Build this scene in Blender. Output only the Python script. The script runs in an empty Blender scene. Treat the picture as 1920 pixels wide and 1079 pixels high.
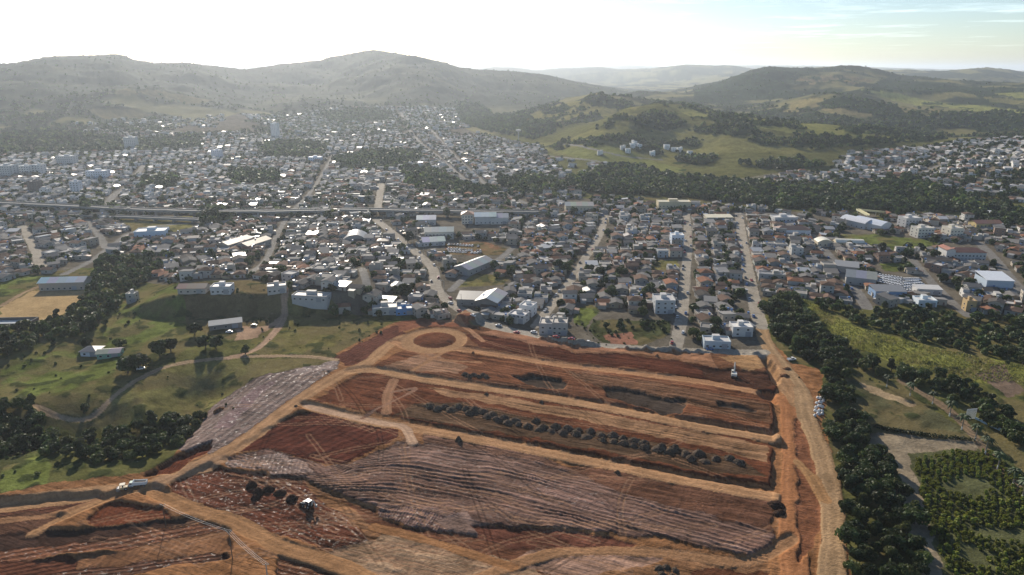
import bpy, math, random
import numpy as np
from mathutils import Vector, Matrix
random.seed(7); rng = np.random.default_rng(7)
S = bpy.context.scene; COL = S.collection

# ------------------------------------------------------------------ camera
F, CX, CY, CAMH = 1300.0, 960.0, 539.5, 160.0        # focal length and centre in photo pixels
PITCH = math.atan((CY - 128.0) / F)
SP, CP = math.sin(PITCH), math.cos(PITCH)
cd = bpy.data.cameras.new('camera'); cam = bpy.data.objects.new('camera', cd); COL.objects.link(cam)
cam.location = (0, 0, CAMH); cam.rotation_euler = (math.pi/2 - PITCH, 0, 0)
cd.sensor_width = 36.0; cd.lens = 36.0 * F / 1920.0; cd.clip_start = 1.0; cd.clip_end = 80000.0
S.camera = cam

# ------------------------------------------------------------------ light
SUN_AZ, SUN_EL = math.radians(-17.5), math.radians(24.0)     # azimuth from +Y, towards +X positive
sv = Vector((math.sin(SUN_AZ)*math.cos(SUN_EL), math.cos(SUN_AZ)*math.cos(SUN_EL), math.sin(SUN_EL)))
sl = bpy.data.lights.new('sun', 'SUN'); sl.energy = 4.7; sl.angle = math.radians(0.5); sl.color = (1.0, 0.90, 0.76)
so = bpy.data.objects.new('sun', sl); COL.objects.link(so); so.location = (0, 0, 900)
so.rotation_euler = (-sv).to_track_quat('-Z', 'Y').to_euler()
W = bpy.data.worlds.new('World'); S.world = W; W.use_nodes = True
nt = W.node_tree; nd = nt.nodes; lk = nt.links
bg = nd['Background']; bg.inputs[1].default_value = 0.070
sky = nd.new('ShaderNodeTexSky'); sky.sky_type = 'NISHITA'; sky.sun_disc = False
sky.sun_elevation = SUN_EL; sky.sun_rotation = SUN_AZ; sky.altitude = 600; sky.air_density = 1.0; sky.dust_density = 0.7; sky.ozone_density = 1.5
# thin fair-weather clouds, mapped by direction on a plane far above
tc = nd.new('ShaderNodeTexCoord'); sx = nd.new('ShaderNodeSeparateXYZ'); lk.new(tc.outputs['Generated'], sx.inputs[0])
def wm(op, a, b=None, c=None):
    n = nd.new('ShaderNodeMath'); n.operation = op
    for k, v in enumerate((a, b, c)):
        if v is None: continue
        if isinstance(v, (int, float)): n.inputs[k].default_value = v
        else: lk.new(v, n.inputs[k])
    return n.outputs[0]
zz = wm('MAXIMUM', wm('ADD', sx.outputs[2], 0.012), 0.004)
cb = nd.new('ShaderNodeCombineXYZ'); lk.new(wm('DIVIDE', sx.outputs[0], zz), cb.inputs[0]); lk.new(wm('DIVIDE', sx.outputs[1], zz), cb.inputs[1])
cn = nd.new('ShaderNodeTexNoise'); cn.inputs['Scale'].default_value = 0.42; cn.inputs['Detail'].default_value = 7; cn.inputs['Roughness'].default_value = 0.62
lk.new(cb.outputs[0], cn.inputs['Vector'])
cr = nd.new('ShaderNodeMapRange'); cr.inputs[1].default_value = 0.53; cr.inputs[2].default_value = 0.72; lk.new(cn.outputs[0], cr.inputs[0])
cm = nd.new('ShaderNodeMixRGB'); cm.blend_type = 'ADD'; cm.inputs[2].default_value = (7, 6.7, 6.5, 1)
zu = nd.new('ShaderNodeMapRange'); zu.inputs[1].default_value = .015; zu.inputs[2].default_value = .04; lk.new(sx.outputs[2], zu.inputs[0])
zd = nd.new('ShaderNodeMapRange'); zd.inputs[1].default_value = .10; zd.inputs[2].default_value = .25; zd.inputs[3].default_value = 1; zd.inputs[4].default_value = 0; lk.new(sx.outputs[2], zd.inputs[0])
lk.new(wm('MULTIPLY', wm('MULTIPLY', cr.outputs[0], 0.7), wm('MULTIPLY', zu.outputs[0], zd.outputs[0])), cm.inputs[0]); lk.new(sky.outputs[0], cm.inputs[1]); 
tn = nd.new('ShaderNodeMixRGB'); tn.blend_type = 'MULTIPLY'; tn.inputs[0].default_value = 1; tn.inputs[2].default_value = (.91, 1.0, 1.11, 1); lk.new(cm.outputs[0], tn.inputs[1]); lk.new(tn.outputs[0], bg.inputs[0])
S.view_settings.view_transform = 'Standard'; S.view_settings.look = 'None'
S.view_settings.exposure = 0.62; S.view_settings.gamma = 1.0; S.view_settings.use_curve_mapping = False
cy = S.cycles; cy.use_denoising = True; cy.max_bounces = 5; cy.diffuse_bounces = 2; cy.glossy_bounces = 2
cy.transmission_bounces = 2; cy.transparent_max_bounces = 6; cy.volume_bounces = 1; cy.use_adaptive_sampling = True

# ------------------------------------------------------------------ numeric helpers
def ray(px, py):
    u = (np.asarray(px, float) - CX) / F; v = (np.asarray(py, float) - CY) / F
    return u, CP - v*SP, -SP - v*CP
def _h(ix, iy, s):
    h = (ix.astype(np.int64)*374761393 + iy.astype(np.int64)*668265263 + s*1274126177) & 0xffffffff
    h = ((h ^ (h >> 13)) * 1103515245) & 0xffffffff
    return ((h ^ (h >> 16)) & 0xffffff) / float(0xffffff)
def vn(x, y, s=0):
    ix = np.floor(x); iy = np.floor(y); fx = x-ix; fy = y-iy
    fx = fx*fx*(3-2*fx); fy = fy*fy*(3-2*fy)
    a = _h(ix, iy, s); b = _h(ix+1, iy, s); c = _h(ix, iy+1, s); d = _h(ix+1, iy+1, s)
    return (a*(1-fx)+b*fx)*(1-fy) + (c*(1-fx)+d*fx)*fy
def fbm(x, y, sc, o=4, s=0, g=0.5):
    t = 0; a = 1.0; n = 0
    for k in range(o):
        t = t + a*vn(x/sc*2**k+17.3*k, y/sc*2**k-9.1*k, s+k); n += a; a *= g
    return t/n                                   # 0..1, mean .5
def sst(a, b, x):
    t = np.clip((x-a)/(b-a), 0, 1); return t*t*(3-2*t)
def inpoly(x, y, P):
    P = np.asarray(P); x0, y0 = P.min(0); x1, y1 = P.max(0)
    out = np.zeros(x.shape, bool); sel = np.nonzero((x >= x0) & (x <= x1) & (y >= y0) & (y <= y1))[0]
    if len(sel) == 0: return out
    xs, ys = x[sel], y[sel]; c = np.zeros(len(sel), bool); n = len(P); j = n-1
    for i in range(n):
        xi, yi = P[i]; xj, yj = P[j]
        if yi != yj: c ^= ((yi > ys) != (yj > ys)) & (xs < (xj-xi)*(ys-yi)/(yj-yi)+xi)
        j = i
    out[sel] = c; return out
def pdist(x, y, L, cap=60.0):
    """distance to polyline L (and the run along it); only where within cap of its box"""
    L = np.asarray(L); x0, y0 = L.min(0)-cap; x1, y1 = L.max(0)+cap
    D = np.full(x.shape, 1e9); sel = np.nonzero((x >= x0) & (x <= x1) & (y >= y0) & (y <= y1))[0]
    xs, ys = x[sel], y[sel]; d = np.full(len(sel), 1e9)
    for (ax, ay), (bx, by) in zip(L[:-1], L[1:]):
        dx, dy = bx-ax, by-ay; l2 = dx*dx+dy*dy+1e-9
        t = np.clip(((xs-ax)*dx+(ys-ay)*dy)/l2, 0, 1)
        d = np.minimum(d, np.hypot(xs-ax-t*dx, ys-ay-t*dy))
    D[sel] = d; return D
def smoothline(P, n=4):
    P = np.asarray(P, float)
    if len(P) < 3: return P
    Q = np.vstack([2*P[0]-P[1], P, 2*P[-1]-P[-2]]); out = []
    for i in range(1, len(Q)-2):
        for k in range(n):
            t = k/n; a, b, c, d = Q[i-1:i+3]
            out.append(.5*((2*b)+(-a+c)*t+(2*a-5*b+4*c-d)*t*t+(-a+3*b-3*c+d)*t**3))
    out.append(P[-1]); return np.array(out)

# ------------------------------------------------------------------ terrain: hills as ridges at their own distances
RIDGES = [
 # ridge crest seen at (px, py), horizontal distance, front and back half widths
 ([(-200,150),(-100,135),(0,127),(40,122),(80,113),(130,108),(200,104),(225,105),(250,114),(290,119),(340,122),(400,128),(440,138),(480,152),(520,175),(560,195)], 3500, 1050, 1400),
 ([(420,150),(480,134),(530,125),(600,118),(620,111),(660,105),(700,101),(740,106),(770,113),(820,121),(860,131),(900,136),(960,138),(1010,143),(1080,158),(1150,172),(1220,186)], 3800, 1000, 1300),
 ([(-200,205),(0,196),(90,190),(170,178),(240,169),(300,172),(350,181),(400,193),(450,203),(520,215)], 2550, 420, 700),
 ([(440,205),(520,187),(580,180),(640,186),(700,192),(760,200),(830,203),(880,208)], 2700, 420, 700),
 ([(600,185),(680,170),(760,172),(840,178),(900,186),(960,196)], 3250, 400, 500),
 ([(-300,134),(0,130),(380,124),(420,125),(520,126),(600,128),(860,128),(900,126),(960,122),(1000,126),(1060,124),(1100,126),(1180,123),(1240,126),(1310,124),(1380,123),(1440,123),(1500,124),(1560,125),(1640,127),(1700,129),(1760,131),(1840,134),(2000,134),(2300,134)], 16000, 3500, 4000),
 ([(860,142),(890,131),(925,127),(960,128),(1000,133),(1040,131),(1120,127),(1160,131),(1220,130),(1290,123),(1330,124),(1380,125),(1420,131),(1460,140)], 9000, 2000, 2500),
 ([(1560,150),(1640,134),(1700,132),(1760,136),(1800,133),(1850,129),(1880,131),(1920,139),(2000,140),(2200,138)], 6500, 1600, 2000),
 ([(1280,172),(1340,160),(1380,146),(1410,134),(1440,130),(1500,131),(1540,130),(1575,127),(1610,129),(1650,136),(1690,146),(1760,152),(1850,158),(1920,160),(2100,165)], 3700, 900, 1200),
 ([(950,225),(985,208),(1030,195),(1075,186),(1120,182),(1165,186),(1220,194),(1300,200)], 2100, 330, 420),
 ([(1300,205),(1400,212),(1450,202),(1520,187),(1580,184),(1640,190),(1700,197),(1760,208),(1850,215),(1950,214),(2100,210)], 2350, 330, 500),
 ([(1560,180),(1620,172),(1700,176),(1790,187),(1860,196),(1920,200),(2100,205)], 2900, 300, 420),
 ([(1040,262),(1110,238),(1180,214),(1230,207),(1290,209),(1360,217),(1430,226),(1520,235),(1600,246),(1670,258),(1730,272)], 1560, 300, 330),
 ([(1560,300),(1640,286),(1750,277),(1850,268),(1940,262),(2100,260)], 1500, 420, 400),
 ([(1130,190),(1200,176),(1300,178),(1400,188)], 3000, 400, 500),
]
_R = []
for pts, D, wf, wb in RIDGES:
    p = np.array(pts, float); u, fw, dn = ray(p[:, 0], p[:, 1])
    _R.append((np.arctan2(u, fw), np.maximum(0, CAMH + D*dn/np.hypot(u, fw)), D, wf, wb))
def base_h(x, y):
    r = np.hypot(x, y); az = np.arctan2(x, y); tot = np.zeros_like(r)
    n1 = fbm(x, y, 520., 5, 11) - .5; n2 = fbm(x, y, 240., 4, 23) - .5
    for k, (a, z, D, wf, wb) in enumerate(_R):
        zc = np.interp(az, a, z, left=z[0], right=z[-1])
        e = .05; zc = zc*sst(a[0]-e, a[0], az)*(1-sst(a[-1], a[-1]+e, az))
        dd = r - D*(1 + .10*(vn(az*9+k, az*0+k, k)-.5))
        t = np.where(dd < 0, dd/wf, dd/wb); s = np.exp(-t*t*1.2)
        s2 = s*(1 - .0*n1) + (s*(1-s))*(2.4*n1 + 1.3*n2)
        tot = tot + np.maximum(zc*s2, 0)**5
    h = tot**.2 + 5.2*sst(210, 440, r)                       # the town stands a little above the works
    m = sst(900, 1700, r)
    rg = .5-np.abs(fbm(x, y, 430., 3, 37)-.5)*2.6; h = h + m*np.clip((h-20)/60, 0, 1)*(1-.55*sst(2600, 3600, r))*34*(rg-.22)
    h = h + m*(10*n1 + 5*n2)*np.clip((h-5)/40, .15, 1)
    return h
def unproj(px, py, hf=None):
    """where the line of sight through a photo pixel meets the terrain"""
    hf = hf or base_h
    px = np.atleast_1d(np.asarray(px, float)); py = np.atleast_1d(np.asarray(py, float))
    u, fw, dn = ray(px, py); g = np.hypot(u, fw)
    T = 100*np.exp(np.linspace(0, math.log(300), 420))           # horizontal distances
    X = u[:, None]/g[:, None]*T; Y = fw[:, None]/g[:, None]*T; Z = CAMH + dn[:, None]/g[:, None]*T
    G = hf(X.ravel(), Y.ravel()).reshape(X.shape) - Z            # >0 below ground
    i = np.argmax(G > 0, 1); i = np.where(i == 0, 419, i); k = np.arange(len(px))
    a, b = G[k, i-1], G[k, i]; t = np.clip(-a/(b-a+1e-9), 0, 1); R = T[i-1]+(T[i]-T[i-1])*t
    return np.stack([u/g*R, fw/g*R], 1)
def W2(*pts):
    p = np.array(pts, float).reshape(-1, 2); return unproj(p[:, 0], p[:, 1])

# ------------------------------------------------------------------ ground grid (fan of rows, finer near)
NA = 1260
AZ = np.linspace(math.radians(-48), math.radians(48), NA)
rr = [120.0]
while rr[-1] < 42000:
    r = rr[-1]
    rr.append(r*(1 + (.006 if r < 180 else .0021 if r < 600 else .0038 if r < 1500 else .006 if r < 6000 else .03)))
RR = np.array(rr); NR = len(RR)
gx = (RR[:, None]*np.sin(AZ)).ravel(); gy = (RR[:, None]*np.cos(AZ)).ravel(); gr = np.repeat(RR, NA)
GH = base_h(gx, gy)
jx = gx + 4.5*(fbm(gx, gy, 6., 4, 5)-.5); jy = gy + 4.5*(fbm(gx, gy, 6., 4, 6)-.5)      # ragged edges
N = len(gx)
C = np.zeros((N, 3), np.float32); FUR = np.zeros(N, np.float32); FA = np.zeros(N, np.float32); RO = np.full(N, .85, np.float32)
CLS = np.zeros(N, np.int8); HO = np.zeros(N)
CLASSES = ['ground', 'construction_ground', 'dirt_road', 'road', 'grassland', 'hills', 'sports_field']
def col(c): return np.array(c, np.float32)

# ------------------------------------------------------------------ ground painting (colours of soil, grass, paving, with some shade painted in)
nA = fbm(gx, gy, 60., 4, 31); nB = fbm(gx, gy, 9., 4, 41); nC = fbm(gx, gy, 2.2, 3, 51); nD = fbm(gx, gy, 260., 5, 61)
dirA, dirB = W2(575, 757, 1460, 938); du = (dirB-dirA)/np.linalg.norm(dirB-dirA); dv = np.array([-du[1], du[0]])
sa = gx*du[0]+gy*du[1]; sb = gx*dv[0]+gy*dv[1] + 2.5*(nA-.5)
STREAK = fbm(sa/26., sb/1.3, 1., 4, 71)
def paint(m, c, var=.35, streak=0., ro=1., cls=None, dh=None, alpha=1.0, spec=None):
    c = np.array(c, np.float32); k = 1 + var*2*(nB[m]-.5) + var*1.2*(nC[m]-.5) + streak*2.4*(STREAK[m]-.5)
    new = c*np.clip(k, .25, 2.2)[:, None]
    C[m] = C[m]*(1-alpha) + new*alpha
    RO[m] = ro
    if cls == 'grassland': RO[m] = 1.0
    if cls is not None: CLS[m] = CLASSES.index(cls)
    if dh is not None: HO[m] = dh
def area(pts, c, fur=None, fa=0., raw=False, **kw):
    P = W2(*pts); m = np.nonzero(inpoly(gx if raw else jx, gy if raw else jy, P))[0]
    if len(m) == 0: return m
    paint(m, c, **kw)
    FA[m] = fa
    if fur:
        a, b = W2(*fur[1]); d = (b-a)/np.linalg.norm(b-a)
        FUR[m] = ((gx[m]*-d[1]+gy[m]*d[0]) + 1.6*(nA[m]-.5)*2 + .5*(nB[m]-.5))/fur[0]
    return m
def line(pts, w, c, soft=.8, tracks=True, world=None, fa=0., var=.2, **kw):
    L = world if world is not None else smoothline(W2(*pts))
    d = pdist(gx, gy, L, w+4) + soft*2.2*(nB-.5)
    m = np.nonzero(d < w/2)[0]
    if len(m) == 0: return m
    paint(m, c, var=var, **kw); FA[m] = fa
    if tracks:                                       # paler wheel ruts along the way
        t = np.exp(-((d[m]-w*.22)/(w*.07))**2)
        C[m] *= (1 + .18*t - .10*np.exp(-(d[m]/(w*.10))**2))[:, None]
    return m
GRASS = (.100, .098, .034); DRYG = (.165, .148, .054); LUSH = (.112, .132, .036); TOWN = (.125, .108, .082)
ASPH = (.175, .165, .15); TAN = (.44, .285, .155); ORANGE = (.33, .18, .085); REDB = (.155, .066, .036); DRED = (.105, .042, .026)
PURP = (.225, .15, .135); PALE = (.47, .35, .235); BROWN = (.19, .10, .055); DKGR = (.085, .068, .042)

# everything far: pasture and forest by slope and noise
forest = sst(.42, .53, .6*nD + .4*fbm(gx, gy, 90., 4, 81) + .0*gr)
hc = np.array((.019, .029, .014))[None]*forest[:, None] + (np.array((.15, .135, .052))*(1+.5*(nA[:, None]-.5)))*(1-forest[:, None])
C[:] = hc; CLS[:] = CLASSES.index('hills'); FORH = forest.copy()
# left big hills are nearly all wooded
azp = np.degrees(np.arctan2(gx, gy))
wl = (1-sst(3, 12, azp))*sst(2150, 2700, gr)*(.84+.16*sst(.36, .46, nD))
C[:] = C*(1-wl[:, None]) + np.array((.019, .029, .015))*wl[:, None]; FORH = np.maximum(FORH, wl)
near = gr < 1700
m = np.nonzero(near)[0]; paint(m, GRASS, var=.45, cls='grassland'); FORH[m] = 0
# sunlit pasture on the right-hand hills
def pasture(pts, c=(.165, .148, .056), **kw):
    m = area(pts, c, cls='grassland', var=.4, **kw); FORH[m] = FORH[m]*0
    f = sst(.56, .62, fbm(gx[m], gy[m], 48., 5, 91)); C[m] *= 1.02; C[m] = C[m]*(1-f[:, None]) + np.array((.032, .048, .018))*f[:, None]; FORH[m] = f
pasture([(980,222),(1010,208),(1060,192),(1090,190),(1110,200),(1160,196),(1200,200),(1190,208),(1120,212),(1060,226),(1000,232)])
pasture([(1000,270),(1060,262),(1120,240),(1200,252),(1260,238),(1330,236),(1420,250),(1520,256),(1640,262),(1720,266),(1640,274),(1540,280),(1480,290),(1400,285),(1330,292),(1260,320),(1180,318),(1100,300),(1040,290)], (.15, .140, .050))
pasture([(1040,285),(1110,272),(1200,290),(1290,318),(1270,325),(1180,318),(1090,300)], (.15, .155, .048))
pasture([(1140,228),(1200,214),(1250,226),(1180,238)]); pasture([(1280,212),(1380,214),(1500,232),(1620,250),(1700,262),(1560,250),(1420,236)])
pasture([(1420,208),(1500,188),(1560,186),(1540,198),(1490,212)], (.17,.14,.065)); pasture([(1600,172),(1700,178),(1830,198),(1920,208),(1920,214),(1800,204),(1680,188)], (.16,.16,.055))
pasture([(1690,200),(1770,206),(1760,216),(1660,214)], (.17,.14,.065)); pasture([(1480,150),(1540,142),(1640,150),(1600,160),(1520,160)], (.17,.13,.06))
pasture([(1840,182),(1920,180),(1920,198),(1860,194)]); pasture([(1740,172),(1830,172),(1830,182),(1760,184)], (.17,.15,.06))
pasture([(200,176),(240,166),(260,170),(330,176),(400,190),(380,196),(280,182),(220,182)], (.12,.105,.055)); pasture([(160,206),(260,206),(300,220),(200,226)], (.11,.095,.05))
def woods_and_shade(pts):
    m = area(pts, (.022,.034,.016), var=.4, cls='hills'); FORH[m] = 1.
for P in ([(1525,192),(1600,186),(1680,200),(1700,215),(1660,225),(1560,205)], [(1450,222),(1520,212),(1600,226),(1690,232),(1750,240),(1770,262),(1730,268),(1640,250),(1540,238)], [(1820,212),(1920,218),(1920,250),(1830,248)], [(1380,215),(1440,200),(1480,205),(1430,222)],
          [(1300,160),(1400,142),(1480,132),(1550,133),(1500,145),(1470,165),(1560,165),(1600,175),(1580,185),(1480,185),(1380,190),(1300,195)], [(1600,160),(1680,148),(1780,160),(1920,165),(1920,178),(1760,176),(1640,172)], [(1205,215),(1260,210),(1285,235),(1250,248),(1190,236)], [(1090,190),(1180,190),(1260,205),(1160,206),(1110,200)], [(1320,222),(1400,220),(1420,240),(1350,236)], [(1500,252),(1600,258),(1690,268),(1600,274),(1500,266)], [(1130,234),(1190,222),(1235,227),(1200,237)], [(1300,238),(1400,240),(1450,252),(1380,256),(1300,247)], [(1400,264),(1520,263),(1560,271),(1440,274)], [(1060,270),(1130,262),(1180,268),(1110,276)], [(1010,205),(1050,203),(1060,212),(1020,216)]): woods_and_shade(P)  # wooded patches; the one on the near ridge's crest paints in hillside shading
pasture([(1600,172),(1700,178),(1830,198),(1920,208),(1920,215),(1800,205),(1680,190)], (.22,.22,.065)); pasture([(1420,208),(1500,189),(1560,186),(1530,194),(1480,204)], (.19,.16,.07)); pasture([(1540,206),(1620,213),(1690,222),(1640,224),(1560,214)], (.18,.15,.07)); pasture([(1270,205),(1380,212),(1500,230),(1620,246),(1720,268),(1600,262),(1480,250),(1380,232),(1300,222)], (.18,.175,.055)); pasture([(1860,176),(1920,174),(1920,186)], (.20,.20,.06)); pasture([(1700,205),(1770,210),(1740,220)], (.17,.15,.065))
# the town floor
TOWNP = [(-60,545),(60,515),(180,500),(330,545),(345,556),(540,552),(640,590),(740,592),(800,594),(850,600),(1000,632),(1180,656),(1430,662),(1440,640),(1425,560),(1480,555),(1600,582),(1720,560),(1820,590),(1960,590),(1960,410),(1690,405),(1440,395),(1300,385),(1090,372),(1060,330),(1010,272),(900,252),(800,205),(740,200),(640,205),(450,212),(330,240),(0,262),(-60,270)]
area(TOWNP, TOWN, var=.4, cls='ground')
area([(1570,345),(1620,330),(1960,385),(1960,256),(1800,266),(1590,286),(1560,310)], (.19,.16,.115), var=.4, cls='ground')
area([(1380,352),(1610,346),(1600,326),(1480,320),(1390,335)], (.17,.15,.10), var=.4, cls='ground')
G = dict(cls='grassland')
# green lots and fields in the town
for P, c in [([(1560,440),(1640,440),(1700,446),(1760,452),(1750,468),(1690,474),(1650,468),(1600,452)], LUSH), ([(1075,578),(1112,572),(1122,585),(1095,615),(1075,605)], LUSH),
             ([(1230,490),(1272,488),(1272,505),(1222,510)], DRYG), ([(1300,452),(1322,452),(1322,468),(1300,470)], LUSH), ([(1330,555),(1355,555),(1358,572),(1330,570)], LUSH),
             ([(1440,520),(1490,508),(1495,528),(1440,540)], LUSH), ([(865,520),(890,512),(960,520),(940,535),(850,540)], DRYG), ([(830,458),(905,452),(960,470),(930,480),(840,478)], BROWN),
             ([(1650,495),(1715,490),(1720,508),(1660,510)], LUSH), ([(215,408),(370,405),(365,418),(240,424)], DRYG), ([(240,420),(360,418),(365,432),(300,440),(250,436)], DRYG),
             ([(0,520),(70,514),(75,528),(0,560)], LUSH), ([(140,505),(185,500),(185,520),(150,516)], LUSH), ([(1640,405),(1780,400),(1770,410),(1650,416)], LUSH), ([(640,470),(660,470),(660,480),(638,478)], LUSH)]:
    area(P, c, var=.5, **G)
area([(0,578),(60,545),(160,545),(178,550),(95,604),(0,606)], (.36,.25,.125), var=.25, cls='sports_field')
area([(1115,600),(1258,602),(1256,628),(1200,650),(1130,642),(1100,618)], (.055,.06,.025), var=.6, **G); area([(1128,628),(1185,622),(1196,645),(1150,648)], (.27,.13,.085), var=.5, cls='ground')  # grass colour darkened to paint the shade on this bank; bare red patch
# slopes and meadows left of the works
area([(190,580),(330,552),(350,560),(350,600),(400,640),(200,640)], LUSH, var=.5, **G)
area([(350,556),(540,552),(535,590),(500,620),(420,640),(345,605)], (.13,.10,.05), var=.4, **G)
area([(445,612),(500,612),(530,590),(533,560),(545,560),(540,600),(505,632),(440,640)], (.42,.31,.21), var=.25, cls='dirt_road')
area([(470,640),(560,580),(640,588),(720,598),(735,606),(625,665),(560,662),(480,665)], (.135,.118,.042), var=.5, **G)
area([(0,690),(120,650),(215,640),(230,690),(130,730),(0,750)], LUSH, var=.55, **G)
area([(150,760),(260,690),(430,672),(620,672),(480,705),(400,735),(330,760),(200,790)], DRYG, var=.5, **G)
area([(0,880),(60,840),(100,870),(90,905),(0,925)], (.13,.15,.04), var=.6, **G)
# right-hand bank, reeds, orchard
area([(1485,560),(1540,575),(1600,620),(1720,650),(1820,672),(1960,700),(1960,730),(1880,720),(1800,720),(1700,690),(1600,650),(1540,620)], (.20,.20,.05), var=.5, **G)
area([(1830,705),(1880,690),(1920,735),(1890,745)], (.17,.12,.085), cls='ground')
area([(1590,700),(1700,740),(1800,800),(1835,826),(1760,822),(1640,812),(1590,770)], (.085,.082,.042), var=.5, **G)
area([(1610,715),(1720,758),(1705,764),(1625,735)], (.30,.22,.13), var=.4, cls='ground')
area([(1625,808),(1740,822),(1830,826),(1860,850),(1960,930),(1990,1200),(1740,1200),(1700,960),(1650,880)], (.25,.20,.135), var=.45, cls='ground')
m = area([(1700,850),(1870,840),(1970,940),(1990,1200),(1800,1200),(1740,960)], (.065,.075,.028), var=.5, alpha=.88, cls='ground')

# ------------------------------------------------------------------ the building site
SITE = [(-200,950),(0,928),(90,905),(230,893),(262,888),(330,848),(380,760),(400,735),(480,705),(640,676),(628,664),(740,604),(800,596),(850,603),(930,618),(1000,634),(1070,648),(1180,658),(1270,662),(1430,664),(1445,640),(1482,680),(1540,692),(1550,740),(1545,800),(1560,860),(1580,960),(1600,1080),(1640,1400),(-300,1400)]
K = 'construction_ground'
TER = W2((-300,1400),(-200,950),(0,928),(90,905),(230,893),(262,888),(330,848),(380,760),(400,735),(480,705),(640,676),(628,664),(740,604),(800,596),(850,603),(930,618),(1000,634),(1070,648),(1180,658),(1270,662),(1430,664),(1462,700),(1455,745),(1452,950),(1452,1060),(1445,1400))
TERM = inpoly(jx, jy, TER)
ms = area(SITE, ORANGE, var=.35, streak=.45, cls=K); HO[ms] = 5.2*sst(210, 440, gr[ms])*TERM[ms]
along = [(575,757),(1460,938)]
area([(800,600),(860,604),(1000,634),(1180,660),(1430,664),(1460,700),(1455,745),(1210,712),(870,660),(760,650)], BROWN, streak=.5, cls=K, dh=5.0)
area([(868,626),(1000,640),(1150,664),(1340,690),(1460,722),(1455,742),(1330,716),(1200,697),(1050,680),(900,652)], DRED, streak=.6, cls=K, fur=(3.2, along), fa=.5, dh=4.6)
area([(1000,640),(1080,652),(1330,662),(1345,692),(1210,668),(1080,665)], (.36,.205,.115), streak=.25, cls=K, dh=5.3)
area([(930,618),(1000,634),(1180,660),(1130,665),(1010,650),(900,626)], (.36,.20,.12), streak=.3, cls=K, dh=5.3)
area([(1350,672),(1420,662),(1440,690),(1400,700)], (.37,.24,.12), streak=.2, cls=K, dh=5.0)
area([(1300,690),(1440,700),(1460,720),(1420,738),(1330,712)], (.085,.045,.03), streak=.4, cls=K, dh=3.8)
area([(695,690),(760,655),(860,660),(1050,688),(1210,707),(1445,745),(1450,815),(1300,790),(1130,755),(950,728),(800,705)], (.185,.088,.048), streak=.75, cls=K, fur=(2.6, along), fa=.6, dh=4.2)
area([(715,690),(800,660),(880,690),(860,705),(800,700)], (.30,.19,.12), streak=.6, cls=K, dh=4.2)
area([(1060,700),(1250,725),(1440,760),(1440,800),(1300,770),(1120,730)], (.17,.10,.06), streak=1.0, cls=K, fur=(3.4, along), fa=1.0, dh=4.0)
area([(1020,725),(1130,735),(1240,782),(1130,757),(1020,738)], (.19,.095,.055), streak=.5, cls=K, dh=4.0)
for P in ([(962,708),(1000,706),(1052,714),(1066,722),(1056,734),(1010,730)], [(1128,728),(1170,730),(1230,748),(1288,756),(1282,782),(1240,780),(1190,764),(1140,748)], [(1340,755),(1390,762),(1420,775),(1410,779),(1345,764)]):
    area(P, (.075,.062,.05), streak=.3, var=.5, cls=K, dh=2.3)
area([(590,752),(680,695),(800,715),(960,742),(1130,772),(1300,808),(1448,835),(1448,915),(1300,897),(1150,865),(1000,835),(760,787)], REDB, var=.4, streak=.55, cls=K, dh=2.6)
area([(800,725),(960,748),(1130,778),(1300,812),(1442,840),(1440,872),(1300,840),(1130,800),(1000,775),(830,742)], (.34,.215,.12), streak=.6, cls=K, dh=2.6)
area([(740,780),(780,757),(870,757),(1040,800),(1200,830),(1390,868),(1440,903),(1300,890),(1150,858),(1000,828)], (.105,.072,.045), streak=.7, cls=K, fur=(4.2, along), fa=.7, dh=2.5)
area([(430,850),(560,768),(625,772),(745,800),(745,818),(650,870),(610,872),(500,838)], (.115,.044,.03), var=.5, streak=.0, cls=K, fur=(4.0, [(620,866),(735,806)]), fa=1.1, dh=1.0)
area([(1050,872),(1170,885),(1300,912),(1450,942),(1447,1002),(1250,955),(1150,922)], (.165,.09,.058), streak=.45, var=.45, cls=K, dh=.9)
area([(790,812),(880,826),(1000,852),(1050,870),(1150,922),(1060,890),(960,862),(800,832)], (.225,.14,.10), streak=.5, cls=K, fur=(2.4, along), fa=.7, dh=.9)
P5 = [(415,858),(500,838),(610,874),(660,868),(740,828),(800,830),(900,846),(1000,866),(1060,884),(1170,926),(1300,962),(1448,1000),(1440,1052),(1250,1012),(1120,1000),(1050,988),(880,985),(720,962),(640,920),(530,892),(420,866)]
m5 = area(P5, (.215,.142,.112), var=.4, streak=.5, cls=K, dh=.6, fa=1.0, ro=.72)
kn = []                                              # windrow lines of the graded clay, as contour values in metres
for val, P in [(0, [(500,846),(610,876),(690,850),(745,832),(800,834),(900,850),(1000,872),(1120,905),(1250,945),(1440,1000)]), (17, [(480,868),(600,888),(660,878),(740,873),(850,893),(960,908),(1080,938),(1200,972),(1310,1003)]),
               (31, [(540,888),(640,908),(700,902),(780,912),(880,930),(1000,962),(1120,992)]), (40, [(660,925),(740,925),(840,945),(950,975),(1050,992)])]:
    for q in W2(*P): kn.append((q[0], q[1], val))
kn = np.array(kn)
def rbf(k, x, y):
    d = np.hypot(k[:, None, 0]-k[None, :, 0], k[:, None, 1]-k[None, :, 1]); n = len(k)
    A = np.zeros((n+3, n+3)); A[:n, :n] = d + np.eye(n)*-.5; A[:n, n] = 1; A[:n, n+1:] = k[:, :2]; A[n:, :n] = A[:n, n:].T
    w = np.linalg.solve(A, np.r_[k[:, 2], 0, 0, 0]); o = w[n] + w[n+1]*x + w[n+2]*y
    for i in range(n): o = o + w[i]*np.hypot(x-k[i, 0], y-k[i, 1])
    return o
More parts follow.
